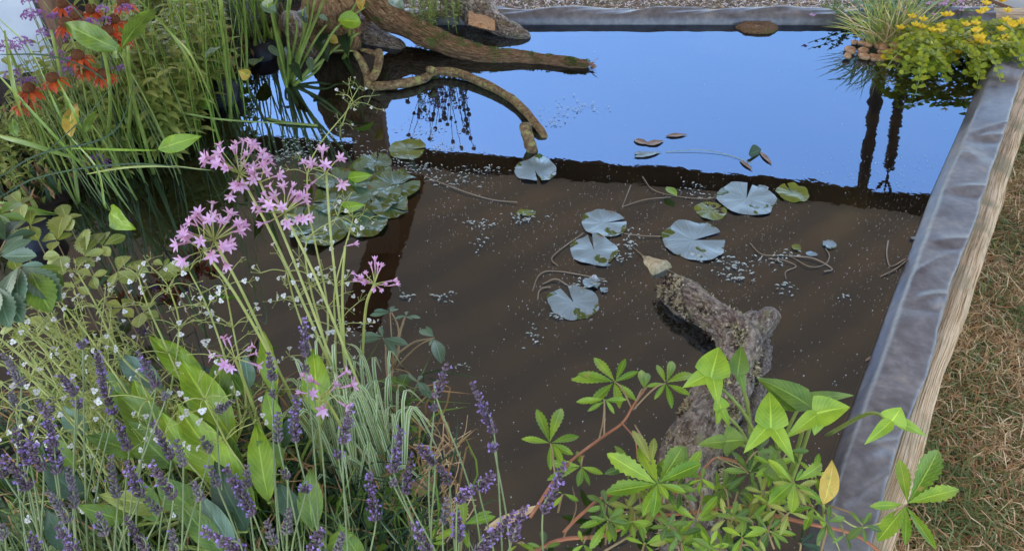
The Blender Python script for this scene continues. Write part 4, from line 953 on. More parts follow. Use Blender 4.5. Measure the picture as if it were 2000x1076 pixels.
# -- marsh cinquefoil with toothed leaflets
def cinq(root, cx, cy, tips, wr=.27, z=.28, mat='bright', stempt=None, ser=.16, dz=.0):
    cp_ = at(cx, cy, z); c = MB()
    for i, (tx, ty) in enumerate(tips):
        tip = at(tx, ty, z + U(-.018, .012) + dz); a = cp_ + (tip - cp_) * .03 + jit(.002); L = (tip - a).length
        leaf(c, a, tip, L * wr * U(.9, 1.12), up=V((0, -.35, 1)) + jit(.3), prof='obov', bend=U(.0, .07), fold=U(.1, .4), ser=ser, nl=18, nw=4, mat=0)
    lf = c.build('leaf', M[mat], root)
    if stempt is not None:
        c = MB(); stemtube(c, [stempt, stempt.lerp(cp_, .6) + V((0, 0, .012)), cp_], .0018, .0013, 5); sub(c, 'leaf_stalk', M['tanstem'], lf)
crt = at(1330, 1110, .02); cq = empty('marsh_cinquefoil', crt, 'sprawling plant with red stems and toothed green leaflets at bottom right', 'water plant')
Z = .26
CL = [(1200,745,[(1115,742),(1128,730),(1160,698),(1222,700),(1247,725),(1242,782),(1210,798),(1152,790)],(1235,800),'bright'), (1180,780,[(1125,785),(1148,803),(1200,808),(1224,780)],(1180,850),'bright'),
 (1300,748,[(1283,712),(1313,705),(1356,732),(1348,772),(1312,798),(1278,780),(1262,755)],(1236,800),'bright'),(1257,760,[(1252,722),(1265,728)],(1240,790),'bright'),
 (1075,865,[(1018,857),(1048,798),(1097,797),(1131,852),(1120,888),(1075,918),(1100,905)],(1085,940),'bright'),(1285,945,[(1185,885),(1182,962),(1248,872),(1333,872),(1370,905),(1340,962),(1255,1008),(1275,1010),(1305,975)],(1290,1000),'bright'),
 (1270,905,[(1235,840),(1278,855),(1280,905)],(1240,830),'yellowgreen'),(1360,1015,[(1312,985),(1292,1035),(1300,1060),(1362,1080),(1386,1070),(1402,968),(1400,1000)],(1374,960),'bright'),(1462,925,[(1428,880),(1466,872),(1412,918),(1422,957),(1500,900),(1480,965),(1440,890)],(1400,895),'green'),
 (1550,940,[(1500,897),(1500,985),(1545,1003),(1605,978),(1568,915),(1605,905),(1520,930)],(1500,990),'bright'),(1770,985,[(1757,896),(1833,878),(1873,955),(1828,1073),(1768,1064),(1713,1057),(1698,988)],(1725,1030),'bright'),
 (1190,1015,[(1172,1003),(1216,987),(1221,1035),(1200,1058),(1132,1030),(1150,1075),(1190,1060)],(1240,1000),'bright'),(1135,910,[(1072,903),(1127,880),(1178,925),(1152,948),(1128,950),(1068,938)],(1140,890),'bright'),(1422,1015,[(1430,1000),(1482,1062),(1425,1073),(1460,990)],(1430,990),'green'),
 (1685,1025,[(1660,998),(1687,1008),(1702,1000),(1722,1037),(1655,1055),(1690,1060)],(1610,985),'green'),(1500,1035,[(1470,1000),(1530,1010),(1540,1060),(1480,1080),(1455,1050)],(1510,1010),'green'),(1590,990,[(1560,960),(1625,960),(1615,1040),(1570,1035),(1540,1000)],(1560,1000),'bright'),
 (1100,965,[(1090,960),(1130,978),(1080,990)],(1090,1000),'bright'),(905,1025,[(903,975),(958,998),(850,1055),(915,1070),(968,1008)],(900,1080),'bright'),(1140,1060,[(1115,1080),(1160,1090),(1130,1035)],(1150,1050),'bright'),(1010,1060,[(1000,1030),(1045,1075),(985,1085)],(1040,1080),'bright'),
 (1400,1075,[(1350,1050),(1420,1040),(1450,1090)],(1400,1090),'green'),(1540,880,[(1500,870),(1530,840),(1580,880),(1560,905)],(1500,950),'green'),(1235,905,[(1200,870),(1180,925),(1225,935)],(1260,960),'green'),(1650,1045,[(1625,1060),(1660,1075),(1640,1020)],(1610,1000),'green'),(1330,930,[(1300,890),(1335,870),(1370,880),(1365,930)],(1300,990),'bright'),(1480,880,[(1460,845),(1500,850),(1510,880)],(1440,930),'green'),(1560,1060,[(1530,1030),(1590,1040),(1610,1075)],(1560,1090),'dark'),(1440,960,[(1400,950),(1440,930),(1480,950),(1460,990)],(1430,1000),'green'),(1510,910,[(1470,890),(1505,870),(1550,895),(1545,935),(1500,950),(1475,930)],(1480,990),'bright'),(1590,925,[(1560,900),(1600,885),(1625,925),(1600,960)],(1560,1000),'bright'),(1450,1050,[(1410,1030),(1450,1010),(1495,1035),(1480,1075),(1430,1085)],(1440,1090),'bright'),(1330,1060,[(1290,1050),(1320,1020),(1360,1045),(1345,1085)],(1330,1090),'bright'),(1260,1060,[(1220,1050),(1250,1025),(1295,1045),(1280,1085)],(1250,1090),'bright'),(1615,1020,[(1580,1005),(1620,985),(1650,1010),(1630,1055),(1595,1060)],(1600,1090),'green'),(1395,955,[(1365,935),(1400,920),(1430,945),(1400,985)],(1400,1000),'bright'),(1500,985,[(1470,965),(1510,950),(1535,980),(1500,1020),(1470,1010)],(1500,1030),'bright'),(1060,1070,[(1030,1060),(1060,1035),(1095,1060),(1070,1095)],(1060,1095),'green'),(840,1060,[(815,1045),(850,1030),(870,1060)],(850,1090),'bright')]
for k in range(34):
    cx, cy = U(1180, 1570), U(930, 1090); a0 = U(0, 6.28); L0_ = U(32, 58); n_ = random.choice((4, 5, 5, 6, 7)); fan = U(3.2, 5.4)
    CL.append((cx, cy, [(cx + math.cos(a0 + fan * q / (n_ - 1)) * L0_ * U(.8, 1.15), cy + math.sin(a0 + fan * q / (n_ - 1)) * L0_ * U(.7, 1)) for q in range(n_)], (cx + U(-40, 40), cy + U(20, 60)), random.choice(('bright', 'bright', 'green', 'green', 'yellowgreen'))))
for (cx, cy, tips, sp, mt) in CL: cinq(cq, cx, cy, tips, .245 if cx != 1285 else .30, Z + U(-.03, .05), mt, at(sp[0], sp[1], Z - .03))
ST = [([(1035,1010),(1100,915),(1170,858),(1215,826),(1238,790),(1262,757)],.0038,'redstem'),([(1000,1100),(1090,1055),(1180,1045),(1260,1008),(1330,1003),(1460,985)],.0045,'redstem'),([(1100,1040),(1140,1000),(1195,965),(1330,960),(1378,912),(1402,893),(1440,900)],.0036,'redstem'),([(1440,988),(1570,1020),(1665,1042),(1730,1085)],.0045,'redstem'),
 ([(1215,826),(1240,858),(1245,900)],.002,'redstem'),([(1170,858),(1178,820),(1180,780)],.002,'tanstem'),([(1180,1076),(1230,1045),(1270,1010)],.0026,'tanstem'),([(1330,960),(1400,950),(1480,975),(1560,1000)],.0022,'palestem'),([(1595,978),(1640,1010),(1680,1030),(1730,1015),(1768,985)],.002,'palestem'),([(1402,893),(1450,915),(1540,935)],.0018,'palestem'),([(1585,990),(1620,1030),(1640,1075)],.0018,'palestem'),([(1100,1050),(1125,995),(1118,950)],.0015,'tanstem'),([(1365,955),(1372,985),(1362,1015)],.002,'palestem')]
for pts, r, mt in ST:
    c = MB(); P = [at(x, y, Z - .035 + .01 * math.sin(i * 2)) for i, (x, y) in enumerate(pts)]; stemtube(c, P, r * .78, r * .5, 7, sub_=6); c.build('stem', M[mt], cq)
c2r = at(760, 830, 0); cs = empty('marsh_cinquefoil', c2r, 'small bluish leaved water plant right of the long pink flower stems', 'water plant')
for (cx, cy, tips) in [(748,660,[(703,654),(700,668),(742,638),(797,673),(775,692)]),(762,610,[(722,616),(730,607),(778,604),(770,598)]),(792,618,[(772,622),(795,608),(822,621),(806,624)]),(848,660,[(818,645),(832,637),(838,675),(852,680),(862,710)]),(815,745,[(797,730),(825,733),(812,757),(840,765),(842,778)])]:
    cinq(cs, cx, cy, tips, .3, .2, 'blueleaf', at(770, 720, .12), ser=.05)
for pts in [[(750, 790), (770, 710), (778, 690), (778, 640), (765, 610)], [(775, 692), (810, 668), (848, 660)], [(777, 660), (790, 620)], [(765, 790), (755, 720), (753, 665)], [(748, 1000), (742, 900), (750, 790)]]:
    c = MB(); stemtube(c, [at(x, y, .05 + .12 * i / len(pts)) for i, (x, y) in enumerate(pts)], .003, .0016, 6); c.build('stem', M['tanstem'], cs)
for (cx, cy, tips) in [(780, 770, [(758, 735), (795, 730), (760, 760), (800, 790)]), (800, 830, [(770, 800), (820, 800), (815, 845), (780, 850)])]: cinq(cs, cx, cy, tips, .45, .13, 'green', at(750, 900, .05), ser=.12)

# -- arrowhead
def arrow(root, att, tip, l1, l2, z, wid, mat='bright', rootpt=None, zt=.0, zl=0):
    a = at(*att, z); c = MB(); up = V((0, -.4, 1)) + jit(.15)
    t = at(*tip, z + zt); leaf(c, a - (t - a) * .06, t, wid * 1.0 * mpp(*att, z) , up=up, prof='arrow', bend=.08, fold=.22, nl=12, nw=6)
    for l in (l1, l2):
        q = at(*l, z + zl); b0 = a + (t - a) * .16; leaf(c, b0, q, wid * .52 * mpp(*att, z), up=up, prof='arrow', bend=.06, fold=.18, nl=10, nw=4)
    lf = c.build('leaf', M[mat], root)
    c = MB(); stemtube(c, [rootpt, rootpt.lerp(a, .6) + V((0, 0, .04)), a], .0042, .0028, 6); sub(c, 'leaf_stalk', M['stem'], lf)
ar = at(1500, 985, 0); ah = empty('arrowhead_plant', ar, 'arrow shaped bright leaves standing over the forked log', 'water plant')
for (att, tip, l1, l2, z, wd, mt) in [((1388,738),(1404,678),(1333,757),(1402,792),.3,66,'bright'),((1440,732),(1448,675),(1466,716),(1455,768),.3,38,'green'),((1505,838),(1502,765),(1452,885),(1552,905),.32,62,'bright'),((1578,792),(1478,738),(1668,772),(1612,805),.3,52,'green'),((1590,808),(1660,795),(1535,855),(1590,850),.31,62,'bright'),((1740,824),(1760,795),(1688,868),(1810,852),.32,50,'bright'),((1415,862),(1460,860),(1363,868),(1420,890),.26,56,'green'),((1560,795),(1480,742),(1530,800),(1600,790),.29,44,'green'),((1408,800),(1400,770),(1400,830),(1425,835),.27,34,'bright'),((1500,905),(1545,960),(1480,880),(1520,880),.27,50,'green')]:
    arrow(ah, att, tip, l1, l2, z, wd, mt, ar + jit(.03) if att[0] != 1740 else at(1615, 850, .06), .02, -.02)
yl = bigleaf(ah, 'yellow', (1608, 985), (1626, 897), 38, .27, .31, at(1590, 1090, 0), prof='lance'); yl['label'] = 'yellow withered leaf'

# -- left edge big serrated leaves and young yellow green leaves
sh = empty('meadowsweet', at(-80, 760, 0), 'dark green toothed leaves with pale blue shine at the left edge', 'leafy plant')
for (cx, cy, tips, mt) in [(0, 500, [(62, 468), (72, 500), (45, 460), (-50, 470)], 'blueleaf'), (40, 520, [(88, 520), (118, 590), (70, 600), (40, 610), (8, 600)], 'blueleaf'), (0, 560, [(20, 640), (45, 630), (-20, 640)], 'blueleaf'), (10, 470, [(70, 455), (40, 430), (-20, 430)], 'dark'), (60, 530, [(120, 525), (125, 560), (100, 610)], 'green'), (0, 420, [(40, 395), (20, 450), (50, 430)], 'green')]:
    cinq(sh, cx, cy, tips, .42, .5, mt, at(-40, 640, .3), ser=.1)
yg = empty('young_valerian', at(150, 600, 0), 'pale yellow green lobed leaves above the water at left', 'leafy plant')
for (cx, cy, tips) in [(110, 470, [(125, 420), (85, 465), (100, 490), (140, 455)]), (120, 500, [(92, 515), (125, 535), (85, 500)]), (165, 500, [(163, 450), (195, 455), (205, 490), (150, 520), (185, 520)]), (200, 480, [(205, 455), (245, 460), (215, 500)]), (40, 400, [(60, 385), (20, 380), (45, 430), (10, 410)]), (240, 600, [(210, 590), (255, 585), (260, 620), (215, 620)]), (320, 520, [(300, 510), (330, 505), (370, 520), (330, 550), (345, 540)]), (150, 560, [(120, 555), (165, 540), (175, 575)]), (270, 530, [(262, 510), (290, 530), (262, 545)]), (30, 450, [(5, 440), (50, 425), (40, 480)]), (90, 640, [(60, 620), (110, 610), (120, 660)]), (280, 610, [(300, 590), (310, 620), (270, 640)]), (60, 440, [(90, 425), (75, 470), (30, 470), (60, 410)]), (20, 500, [(50, 490), (35, 530)]), (180, 540, [(210, 530), (190, 565), (150, 530)]), (90, 580, [(120, 580), (95, 610), (60, 590), (80, 560)]), (30, 640, [(60, 640), (40, 670), (0, 650)]), (150, 640, [(180, 630), (165, 665), (130, 655)]), (230, 530, [(250, 500), (262, 550), (215, 560)]), (130, 430, [(160, 420), (120, 400), (140, 450)])]:
    cinq(yg, cx, cy, tips, .5, .2, 'phlox' if len(tips) % 2 else 'yellowgreen', at(cx + 60, cy + 120, .0), ser=.14)

# -- rushes and tall stalks upper left
def rushclump(name, label, roots, n, xr, yr, tipspread, r=.0026, mat='rush', z=(.3, .6)):
    p0_ = at(*roots, 0); root = empty(name, p0_, label, 'rushes')
    for i in range(n):
        c = MB(); a = at(roots[0] + U(-xr, xr), roots[1] + U(-yr, yr), -.01); h = U(*z); o = V((U(-tipspread, tipspread), U(-.06, .12), 0)); e = a + o + V((0, 0, h))
        stemtube(c, [a, a.lerp(e, .5) - o * .15, e], r * U(.8, 1.3), r * .35, 5, sub_=5); c.build('stem', M[mat], root)
rushclump('rush_clump', 'dense upright green rushes at the bank, left of centre top', (365, 285), 22, 75, 30, .10, .0023, 'rush', (.35, .75))
rushclump('rush_clump', 'upright rushes at the water edge left of the broad leaved plant', (455, 215), 24, 40, 30, .08, .0028, 'rush', (.3, .6))
rushclump('rush_clump', 'thin scattered rushes in the top left behind long arching blades', (230, 330), 7, 80, 40, .16, .0024, 'rush', (.3, .6))
gb = empty('sedge', at(180, 420, 0), 'long arching green blades crossing in front of the left bank', 'grass plant')
for pts, wd, mt in [([(0,38,.45),(60,100,.42),(110,210,.35),(150,290,.2),(215,370,.05)],.006,'rush'),([(0,107,.5),(100,110,.5),(190,145,.45),(230,200,.4)],.004,'dark'),([(0,150,.4),(60,215,.35),(130,290,.25),(220,390,.05)],.008,'rush'),([(0,266,.25),(60,282,.25),(175,318,.15)],.014,'stem'),([(0,395,.1),(50,405,.1),(112,418,.05)],.012,'rush'),([(0,405,.1),(60,415,.1),(110,420,.05)],.010,'stem'),([(210,0,.5),(200,110,.4),(230,250,.2),(250,330,.05)],.006,'dark'),([(0,385,.3),(80,345,.35),(250,320,.4),(420,335,.4)],.004,'dark'),([(0,345,.3),(80,300,.35),(220,260,.4),(270,140,.5)],.004,'dark'),([(140,270,.3),(190,330,.3),(205,400,.25),(218,412,.2)],.006,'rush'),
   ([(130,0,.6),(180,60,.55),(230,140,.4),(255,260,.1)],.004,'dark'),([(270,0,.6),(330,60,.5),(375,130,.4),(390,190,.2)],.007,'stem'),([(10,60,.5),(30,180,.4),(60,260,.2),(90,330,.0)],.012,'stem'),([(60,330,.2),(110,280,.3),(180,215,.4),(240,140,.5)],.003,'dark'),([(340,70,.5),(380,120,.45),(430,230,.2)],.005,'palestem'),([(140,290,.3),(240,293,.3),(310,294,.28)],.006,'bright'),([(330,215,.15),(380,225,.15),(450,235,.1),(620,245,.05)],.006,'stem'),([(170,340,.2),(240,328,.3),(330,325,.3),(415,333,.3)],.005,'palestem'),([(110,150,.4),(150,230,.35),(200,330,.1),(260,420,.0)],.009,'rush')]:
    c = MB(); ribbon(c, [at(x, y, z) for x, y, z in pts], wd, up=V((0, -1, .5)), n=6, fold=.4); c.build('blade', M[mt], gb)
ss = empty('arrowhead_plant', at(270, 330, 0), 'tall arrowhead plant with one big pointed leaf at top left', 'water plant')
for (b, t, w_, z, mt) in [((238,100),(125,44),46,.55,'green'),((238,95),(310,18),34,.55,'green'),((238,98),(232,115),26,.55,'green'),((308,292),(395,266),34,.25,'bright'),((218,410),(265,448),46,.2,'bright'),((140,268),(150,200),36,.3,'yellow'),((33,268),(25,230),22,.3,'green'),((433,95),(402,118),22,.3,'green'),((330,0),(360,-30),40,.6,'green'),((488,150),(465,138),24,.2,'yellow'),((165,262),(190,215),16,.3,'green'),((410,215),(392,185),26,.1,'green'),((395,205),(405,188),24,.1,'dark')]:
    bigleaf(ss, mt, b, t, w_, z, z + .03, None, stem=False, prof='lance', up=V((0, -1, .6)))
for pts in [[(300,340,0),(290,300,.1),(262,200,.3),(240,98,.55)],[(245,325,0),(255,200,.3),(250,90,.5)],[(450,238,0),(447,130,.2),(432,0,.5)],[(452,235,0),(440,120,.25),(428,-10,.5)],[(483,170,0),(480,60,.2),(475,-10,.35)],[(153,395,0),(145,320,.1),(130,200,.3),(100,60,.5)],[(118,345,.0),(95,310,.1),(60,200,.3),(10,80,.5)],[(150,345,0),(140,310,.1),(132,285,.2)],[(205,330,0),(215,180,.35),(190,50,.55)]]:
    c = MB(); stemtube(c, [at(*p) for p in pts], .0065, .004, 6); c.build('stalk', M['stem'], ss)
# broad leaved pickerel plant, top centre
pk = empty('pickerel_plant', at(565, 165, 0), 'broad leaved plant with fan of thick stalks at the top, left of the logs', 'water plant')
for (r0, r1_, h) in [((560,165),(528,20),.3),((558,160),(545,-20),.36),((562,165),(565,-20),.38),((565,160),(568,0),.35),((567,162),(600,-10),.36),((570,160),(590,20),.3),((572,165),(615,0),.34),((572,160),(650,35),.2),((574,165),(700,65),.12),((572,165),(640,-20),.36),((575,168),(712,15),.24),((560,168),(540,60),.18),((566,160),(580,40),.25),((572,168),(690,100),.06),((670,115),(690,60),.12),((678,112),(700,0),.28),((560,172),(548,100),.1)]:
    c = MB(); a = at(r0[0], r0[1], 0); b = at(r1_[0], r1_[1], h); stemtube(c, [a, a.lerp(b, .35) + jit(.012), a.lerp(b, .7) + jit(.028) + V((0, 0, .015)), b], U(.0055, .0075), .0038, 6); c.build('stalk', M['stem'], pk)
for (b, t, w_, z, mt) in [((705,45),(660,40),36,.2,'bright'),((540,22),(508,10),22,.3,'blueleaf'),((640,38),(622,34),14,.22,'blueleaf'),((704,22),(710,-15),20,.26,'yellow'),((762,0),(790,20),26,.3,'blueleaf'),((640,120),(630,60),30,.08,'dark'),((545,110),(525,90),14,.1,'blueleaf'),((590,160),(560,92),20,.06,'dark'),((660,85),(640,70),18,.1,'yellow'),((615,0),(620,-40),40,.4,'green'),((520,0),(500,-20),40,.4,'green'),((665,50),(700,40),30,.15,'bright'),((680,110),(675,60),22,.08,'dark'),((508,115),(495,130),30,.05,'green'),((610,140),(605,112),16,.06,'blueleaf'),((530,0),(525,20),26,.35,'bright'),((590,20),(600,45),22,.25,'dark')]:
    bigleaf(pk, mt, b, t, w_, z, z + .02, None, stem=False, prof='oval', up=V((0, -.8, .8)))
# -- leafy stems (background herbs)
def herb(name, label, cat_, roots, h, nst, leafL, leafW, mat, spread=.06, group=None, stem='stem', pairs=12, sprd=.5, extra=None, z0=.0, smat='stem'):
    p = roots if isinstance(roots, Vector) else at(*roots, z0); root = empty(name, p, label, cat_, group)
    cs_, cl_ = MB(), MB(); tops = []
    for i in range(nst):
        a = p + V((U(-spread, spread), U(-spread, spread), 0)); e = a + V((U(-spread, spread), U(-spread, spread), 0)) * sprd + V((0, 0, h * U(.7, 1.1))); m_ = a.lerp(e, .5) + jit(.01)
        P = cat([a, m_, e], 6); cs_.tube(P, lin(.0022, .0012, len(P)), 4)
        for k in range(pairs):
            t = .12 + .88 * k / pairs; q = P[min(int(t * (len(P) - 1)), len(P) - 1)].lerp(P[min(int(t * (len(P) - 1)) + 1, len(P) - 1)], t * (len(P) - 1) % 1); a0 = k * 1.57 + i
            for s_ in (0, math.pi):
                an = a0 + s_ + U(-.3, .3); l = leafL * U(.7, 1.15) * (1 - .35 * t); el = U(-.1, .5)
                d = V((math.cos(an) * math.cos(el), math.sin(an) * math.cos(el), math.sin(el)))
                leaf(cl_, q, q + d * l, leafW * U(.8, 1.2), prof='lance' if leafW < leafL * .5 else 'oval', curl=.22, nl=4, nw=2, fold=.3)
        tops.append(P[-1])
    cs_.build('stems', M[smat], root); cl_.build('foliage', M[mat], root); return root, tops
# verbena heads
def vhead(c, p, R=.014, n=26):
    for _ in range(n):
        d = V((U(-1, 1), U(-1, 1), U(-.1, 1))).normalized(); q = p + V((d.x * R, d.y * R, d.z * R * .6))
        for k in range(3): leaf(c, q, q + (d + jit(.8)).normalized() * .0055, .0045, up=jit(1), nl=2, nw=2)
# phlox-like pale foliage mass
LO = [(300,70,'behind the big pointed leaf'),(350,30,'tallest, at the top between two rush stems'),(395,120,'with yellowish lower leaves beside the rushes'),(270,200,'right of the orange coneflowers'),(330,200,'in the middle of the rushes'),(385,200,'nearest the water behind the rushes'),(300,250,'lowest, above the long thin arching blade'),(235,240,'left of the rushes above the fallen mauve flower'),(245,110,'under the tip of the big pointed leaf'),(330,-10,'cut by the top edge behind the flowers'),(420,60,'beside the dark fine leaved bush'),(200,270,'beside the yellow upright leaf'),(350,90,'with pale leaf pairs at the centre of the bank'),(400,-20,'at the top edge near the dark bush'),(260,160,'with pale tips beside the coneflowers'),(415,170,'with brown stem base near the black pot'),(300,320,'nearest the pale horizontal blade'),(345,275,'in front of the rushes at the water edge'),(405,130,'in front of the thick twin stalks'),(255,300,'left of the horizontal pointed leaf'),(370,240,'with a reddish base beside the pot'),(150,290,'below the yellow upright leaf')]
for (x, y, lb) in LO:
    herb('loosestrife', 'narrow leaved green stems ' + lb, 'leafy plant', (x, y), U(.26, .44), 10, .078, .021, 'phlox', .08, 'narrow leaved stems massed on the bank')
CT = [(40,330,'at the left edge above the thick pale stalk'),(105,310,'between the arching blades'),(150,330,'left of the fallen mauve flower'),(20,350,'at the left edge under the verbena'),(230,320,'at the water edge behind the thin pale blade'),(95,300,'below the dark coned flower'),(20,370,'above the pale lobed leaves'),(170,230,'beside the yellow upright leaf'),(200,200,'under the drooping coneflower')]
for k, (x, y, lb) in enumerate(CT):
    herb('catmint', 'low grey green small leaved plant ' + lb, 'leafy plant', (x, y), U(.16, .28), 16, .032, .011, 'phlox', .11, 'low small leaved plants under the tall flowers', pairs=10)
TH = [(455,20,'left end'),(500,10,'top edge middle'),(475,65,'front left'),(515,60,'against the stump'),(470,105,'nearest the black pot'),(560,10,'behind the fan of stalks'),(600,10,'right end by the stump'),(430,-20,'cut by the top edge')]
for (x, y, lb) in TH:
    herb('thyme', 'dark fine leaved bush at the top, ' + lb, 'leafy plant', (x, y), U(.12, .2), 22, .015, .007, 'dark', .09, 'dark fine leaved bushes', pairs=16)
# ground cover stuff along banks
c = MB()
for _ in range(11000):
    x = U(-150, 560); y = U(-60, 480)
    p = at(x, y, .03)
    if inpond(V((p.x, p.y, 0))) or (x < 150 and y < 215): continue
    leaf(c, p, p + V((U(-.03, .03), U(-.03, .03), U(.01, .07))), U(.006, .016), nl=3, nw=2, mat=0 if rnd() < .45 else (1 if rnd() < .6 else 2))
tag(c.build('ground_cover', [M['dark'], M['phlox'], M['strawbrown']]), 'small mixed leaves covering the soil of the left bank', None, None, 'stuff')
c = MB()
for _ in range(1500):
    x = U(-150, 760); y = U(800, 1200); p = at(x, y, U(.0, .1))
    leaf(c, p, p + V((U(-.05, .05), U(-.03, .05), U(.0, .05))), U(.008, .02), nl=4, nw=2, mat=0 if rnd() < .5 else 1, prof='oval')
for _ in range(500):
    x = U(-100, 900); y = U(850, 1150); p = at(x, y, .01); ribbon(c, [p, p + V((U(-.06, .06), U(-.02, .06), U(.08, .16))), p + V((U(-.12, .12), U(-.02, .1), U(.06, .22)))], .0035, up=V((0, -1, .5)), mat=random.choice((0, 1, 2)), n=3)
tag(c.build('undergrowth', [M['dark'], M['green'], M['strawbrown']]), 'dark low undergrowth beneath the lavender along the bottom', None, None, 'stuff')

# echinacea
ECH = [(122,8,.5),(150,30,.5),(178,18,.48),(222,38,.46),(232,75,.4),(152,108,.42),(165,130,.38),(102,152,.4),(55,172,.38),(202,145,.36),(210,60,.45),(240,5,.5),(128,45,.5),(45,200,.32)]
LBE = ['orange coneflower at the very top beside the white screen', 'orange coneflower left of two mauve heads near the top', 'red orange coneflower at the top with a dark cone', 'orange red coneflower right of the mauve heads', 'faded orange coneflower above the big pointed leaf', 'bright orange coneflower left under the big pointed leaf', 'drooping orange coneflower below the bright one', 'orange coneflower in front of the base of the wooden frame', 'dark coned orange flower low at the left', 'small orange coneflower half hidden in rushes', 'orange coneflower squeezed between mauve heads', 'orange coneflower at the top behind the rushes', 'orange coneflower against the wooden frame', 'withered orange coneflower lowest at the left']
for (x, y, z), lb in zip(ECH, LBE):
    p = at(x, y, z); rt = V((p.x + U(-.05, .1), p.y + U(-.06, .02), .0)); root = empty('coneflower', rt, lb, 'flower', 'orange coneflowers in the upper left bed')
    c = MB(); stemtube(c, [rt, rt.lerp(p, .5) + jit(.02), p - V((0, 0, .012))], .003, .0022, 5); c.build('stem', M['stem'], root)
    c = MB(); c.blob(p, (.017, .017, .015), None, 0, 12, 8, .15, x); c.build('cone', M['cone'], root)
    c = MB(); n = 12; ax = (V((0, -.2, 1)) + jit(.15)).normalized()
    for k in range(n):
        a = 2 * math.pi * k / n + U(-.1, .1); o = V((math.cos(a), math.sin(a), 0)); q = p + o * .012 - V((0, 0, .008))
        leaf(c, q, q + (o * U(.6, 1) - V((0, 0, U(.35, .9)))).normalized() * U(.027, .037), .012, up=V((0, 0, 1)) + o * .4, prof='petal', nl=5, nw=2, bend=.12)
    c.build('petals', M['orange'], root)
VB = [(57,5,.55,'dark mauve bud head highest beside the screen'),(62,28,.52,'mauve flower head on a thin stem before the white screen'),(76,31,.52,'small mauve head right of the first one before the screen'),(104,35,.5,'large mauve head overlapping the wooden frame'),(143,27,.5,'mauve head among the top orange flowers'),(178,45,.48,'mauve head over red petals near the top'),(165,47,.48,'mauve head left of another over red petals'),(205,45,.46,'mauve head right of the wooden frame cluster'),(200,20,.5,'mauve head near the top by a red coneflower'),(138,75,.44,'wide mauve head above the bright orange coneflower'),(112,108,.42,'mauve head low on the wooden frame'),(127,122,.4,'mauve head touching an orange coneflower'),(150,118,.4,'mauve head under the big pointed leaf'),(10,90,.48,'bright mauve head at the left edge'),(28,97,.46,'small mauve head next to the left edge'),(40,83,.5,'small mauve bud head on the screen'),(52,88,.5,'tiny mauve bud right of the small bud head'),(22,148,.4,'mauve flower cluster low at the left edge'),(45,162,.38,'mauve flower cluster left of the dark cone'),(62,160,.38,'mauve head beside the dark cone'),(240,135,.35,'muted mauve head among the rushes'),(130,142,.38,'faded mauve head low beside orange petals'),(85,65,.48,'greyish seed head crossing the screen'),(245,20,.5,'faded mauve head at the top right of the flower bed'),(190,310,.1,'mauve flower fallen low near the water at left'),(205,322,.1,'small mauve flower low beside the fallen one')]
for (x, y, z, lb) in VB:
    p = at(x, y, z); rt = V((p.x + U(0, .1), p.y - U(.0, .1), .0)); root = empty('verbena', rt, lb, 'flower', 'mauve verbena heads in the upper left bed')
    c = MB(); stemtube(c, [rt, rt.lerp(p, .5) + jit(.02), p], .0016, .001, 4); c.build('stem', M['lavstem'], root)
    c = MB(); vhead(c, p, U(.012, .019), 34)
    if rnd() < .6: vhead(c, p + V((U(-.03, .03), 0, U(-.01, .01))), .01, 16)
    c.build('flower_head', M['mauve'], root)
# mint behind the log, and tall stems whose reflection hangs in the water
r_, tops = herb('water_mint', 'pale green mint with lilac flowers growing behind the mossy log', 'herb', (850, 55), .3, 26, .02, .011, 'phlox', .10, None, pairs=16, z0=.02)
c = MB()
for t_ in tops: vhead(c, t_, .010, 20); vhead(c, t_ - V((0, 0, .035)), .009, 14); vhead(c, t_ - V((0, 0, .08)), .008, 10)
c.build('flower_head', M['mauve'], r_)
tm = empty('tall_verbena', V((-.3, 3.4, 0)), 'tall verbena behind the logs whose beaded heads mirror in the blue water', 'flower')
c = MB(); c2 = MB()
for k in range(34):
    e = V((U(-.52, -.18), U(3.3, 3.5), U(.38, .72))); a = V((U(-.4, -.25), 3.42, .05)); P = cat([a, a.lerp(e, .5) + jit(.02), e], 5); c.tube(P, .0018, 4)
    for q in range(3): c2.blob(P[-1 - q * 2], .011 - .002 * q, None, 0, 7, 5, .3, k)
c.build('stems', M['dark'], tm); c2.build('flower_head', M['calyxdry'], tm)
# stem mass out of frame mirrored dark at left (tall reeds)
rushclump('rush_clump', 'tall rushes at the far left bank mirrored as dark lines in the water', (520, 110), 16, 40, 20, .2, .004, 'rush', (.45, .9))
# -- far right corner: rush tuft, creeping jenny, geranium, pebbles
tf = at(1735, 88, .0); gt = empty('grass_tuft', tf, 'fine wiry grass tuft at the far right corner of the pond', 'grass plant')
c = MB()
for _ in range(260):
    a = tf + V((U(-.09, .09), U(-.03, .05), .0)); an = U(-1.3, 1.3); l = U(.12, .26); e = a + V((math.sin(an) * l, U(-.05, .08), l * math.cos(an) * .9 + .01)); m_ = a.lerp(e, .5) + V((0, 0, .02))
    ribbon(c, [a, m_, e], .0032, up=V((0, -1, .3)), n=3, fold=.1, mat=0 if rnd() < .7 else 1)
c.build('blades', [M['phlox'], M['straw']], gt)
c = MB()
for _ in range(22):
    a = tf + V((U(-.1, .1), U(0, .06), .0)); e = a + V((U(-.2, .15), U(-.05, .08), U(.08, .22))); ribbon(c, [a, a.lerp(e, .5) + V((0, 0, .06)), e], .007, up=V((0, -1, .3)), n=3)
c.build('broad_blades', M['blueleaf'], gt)
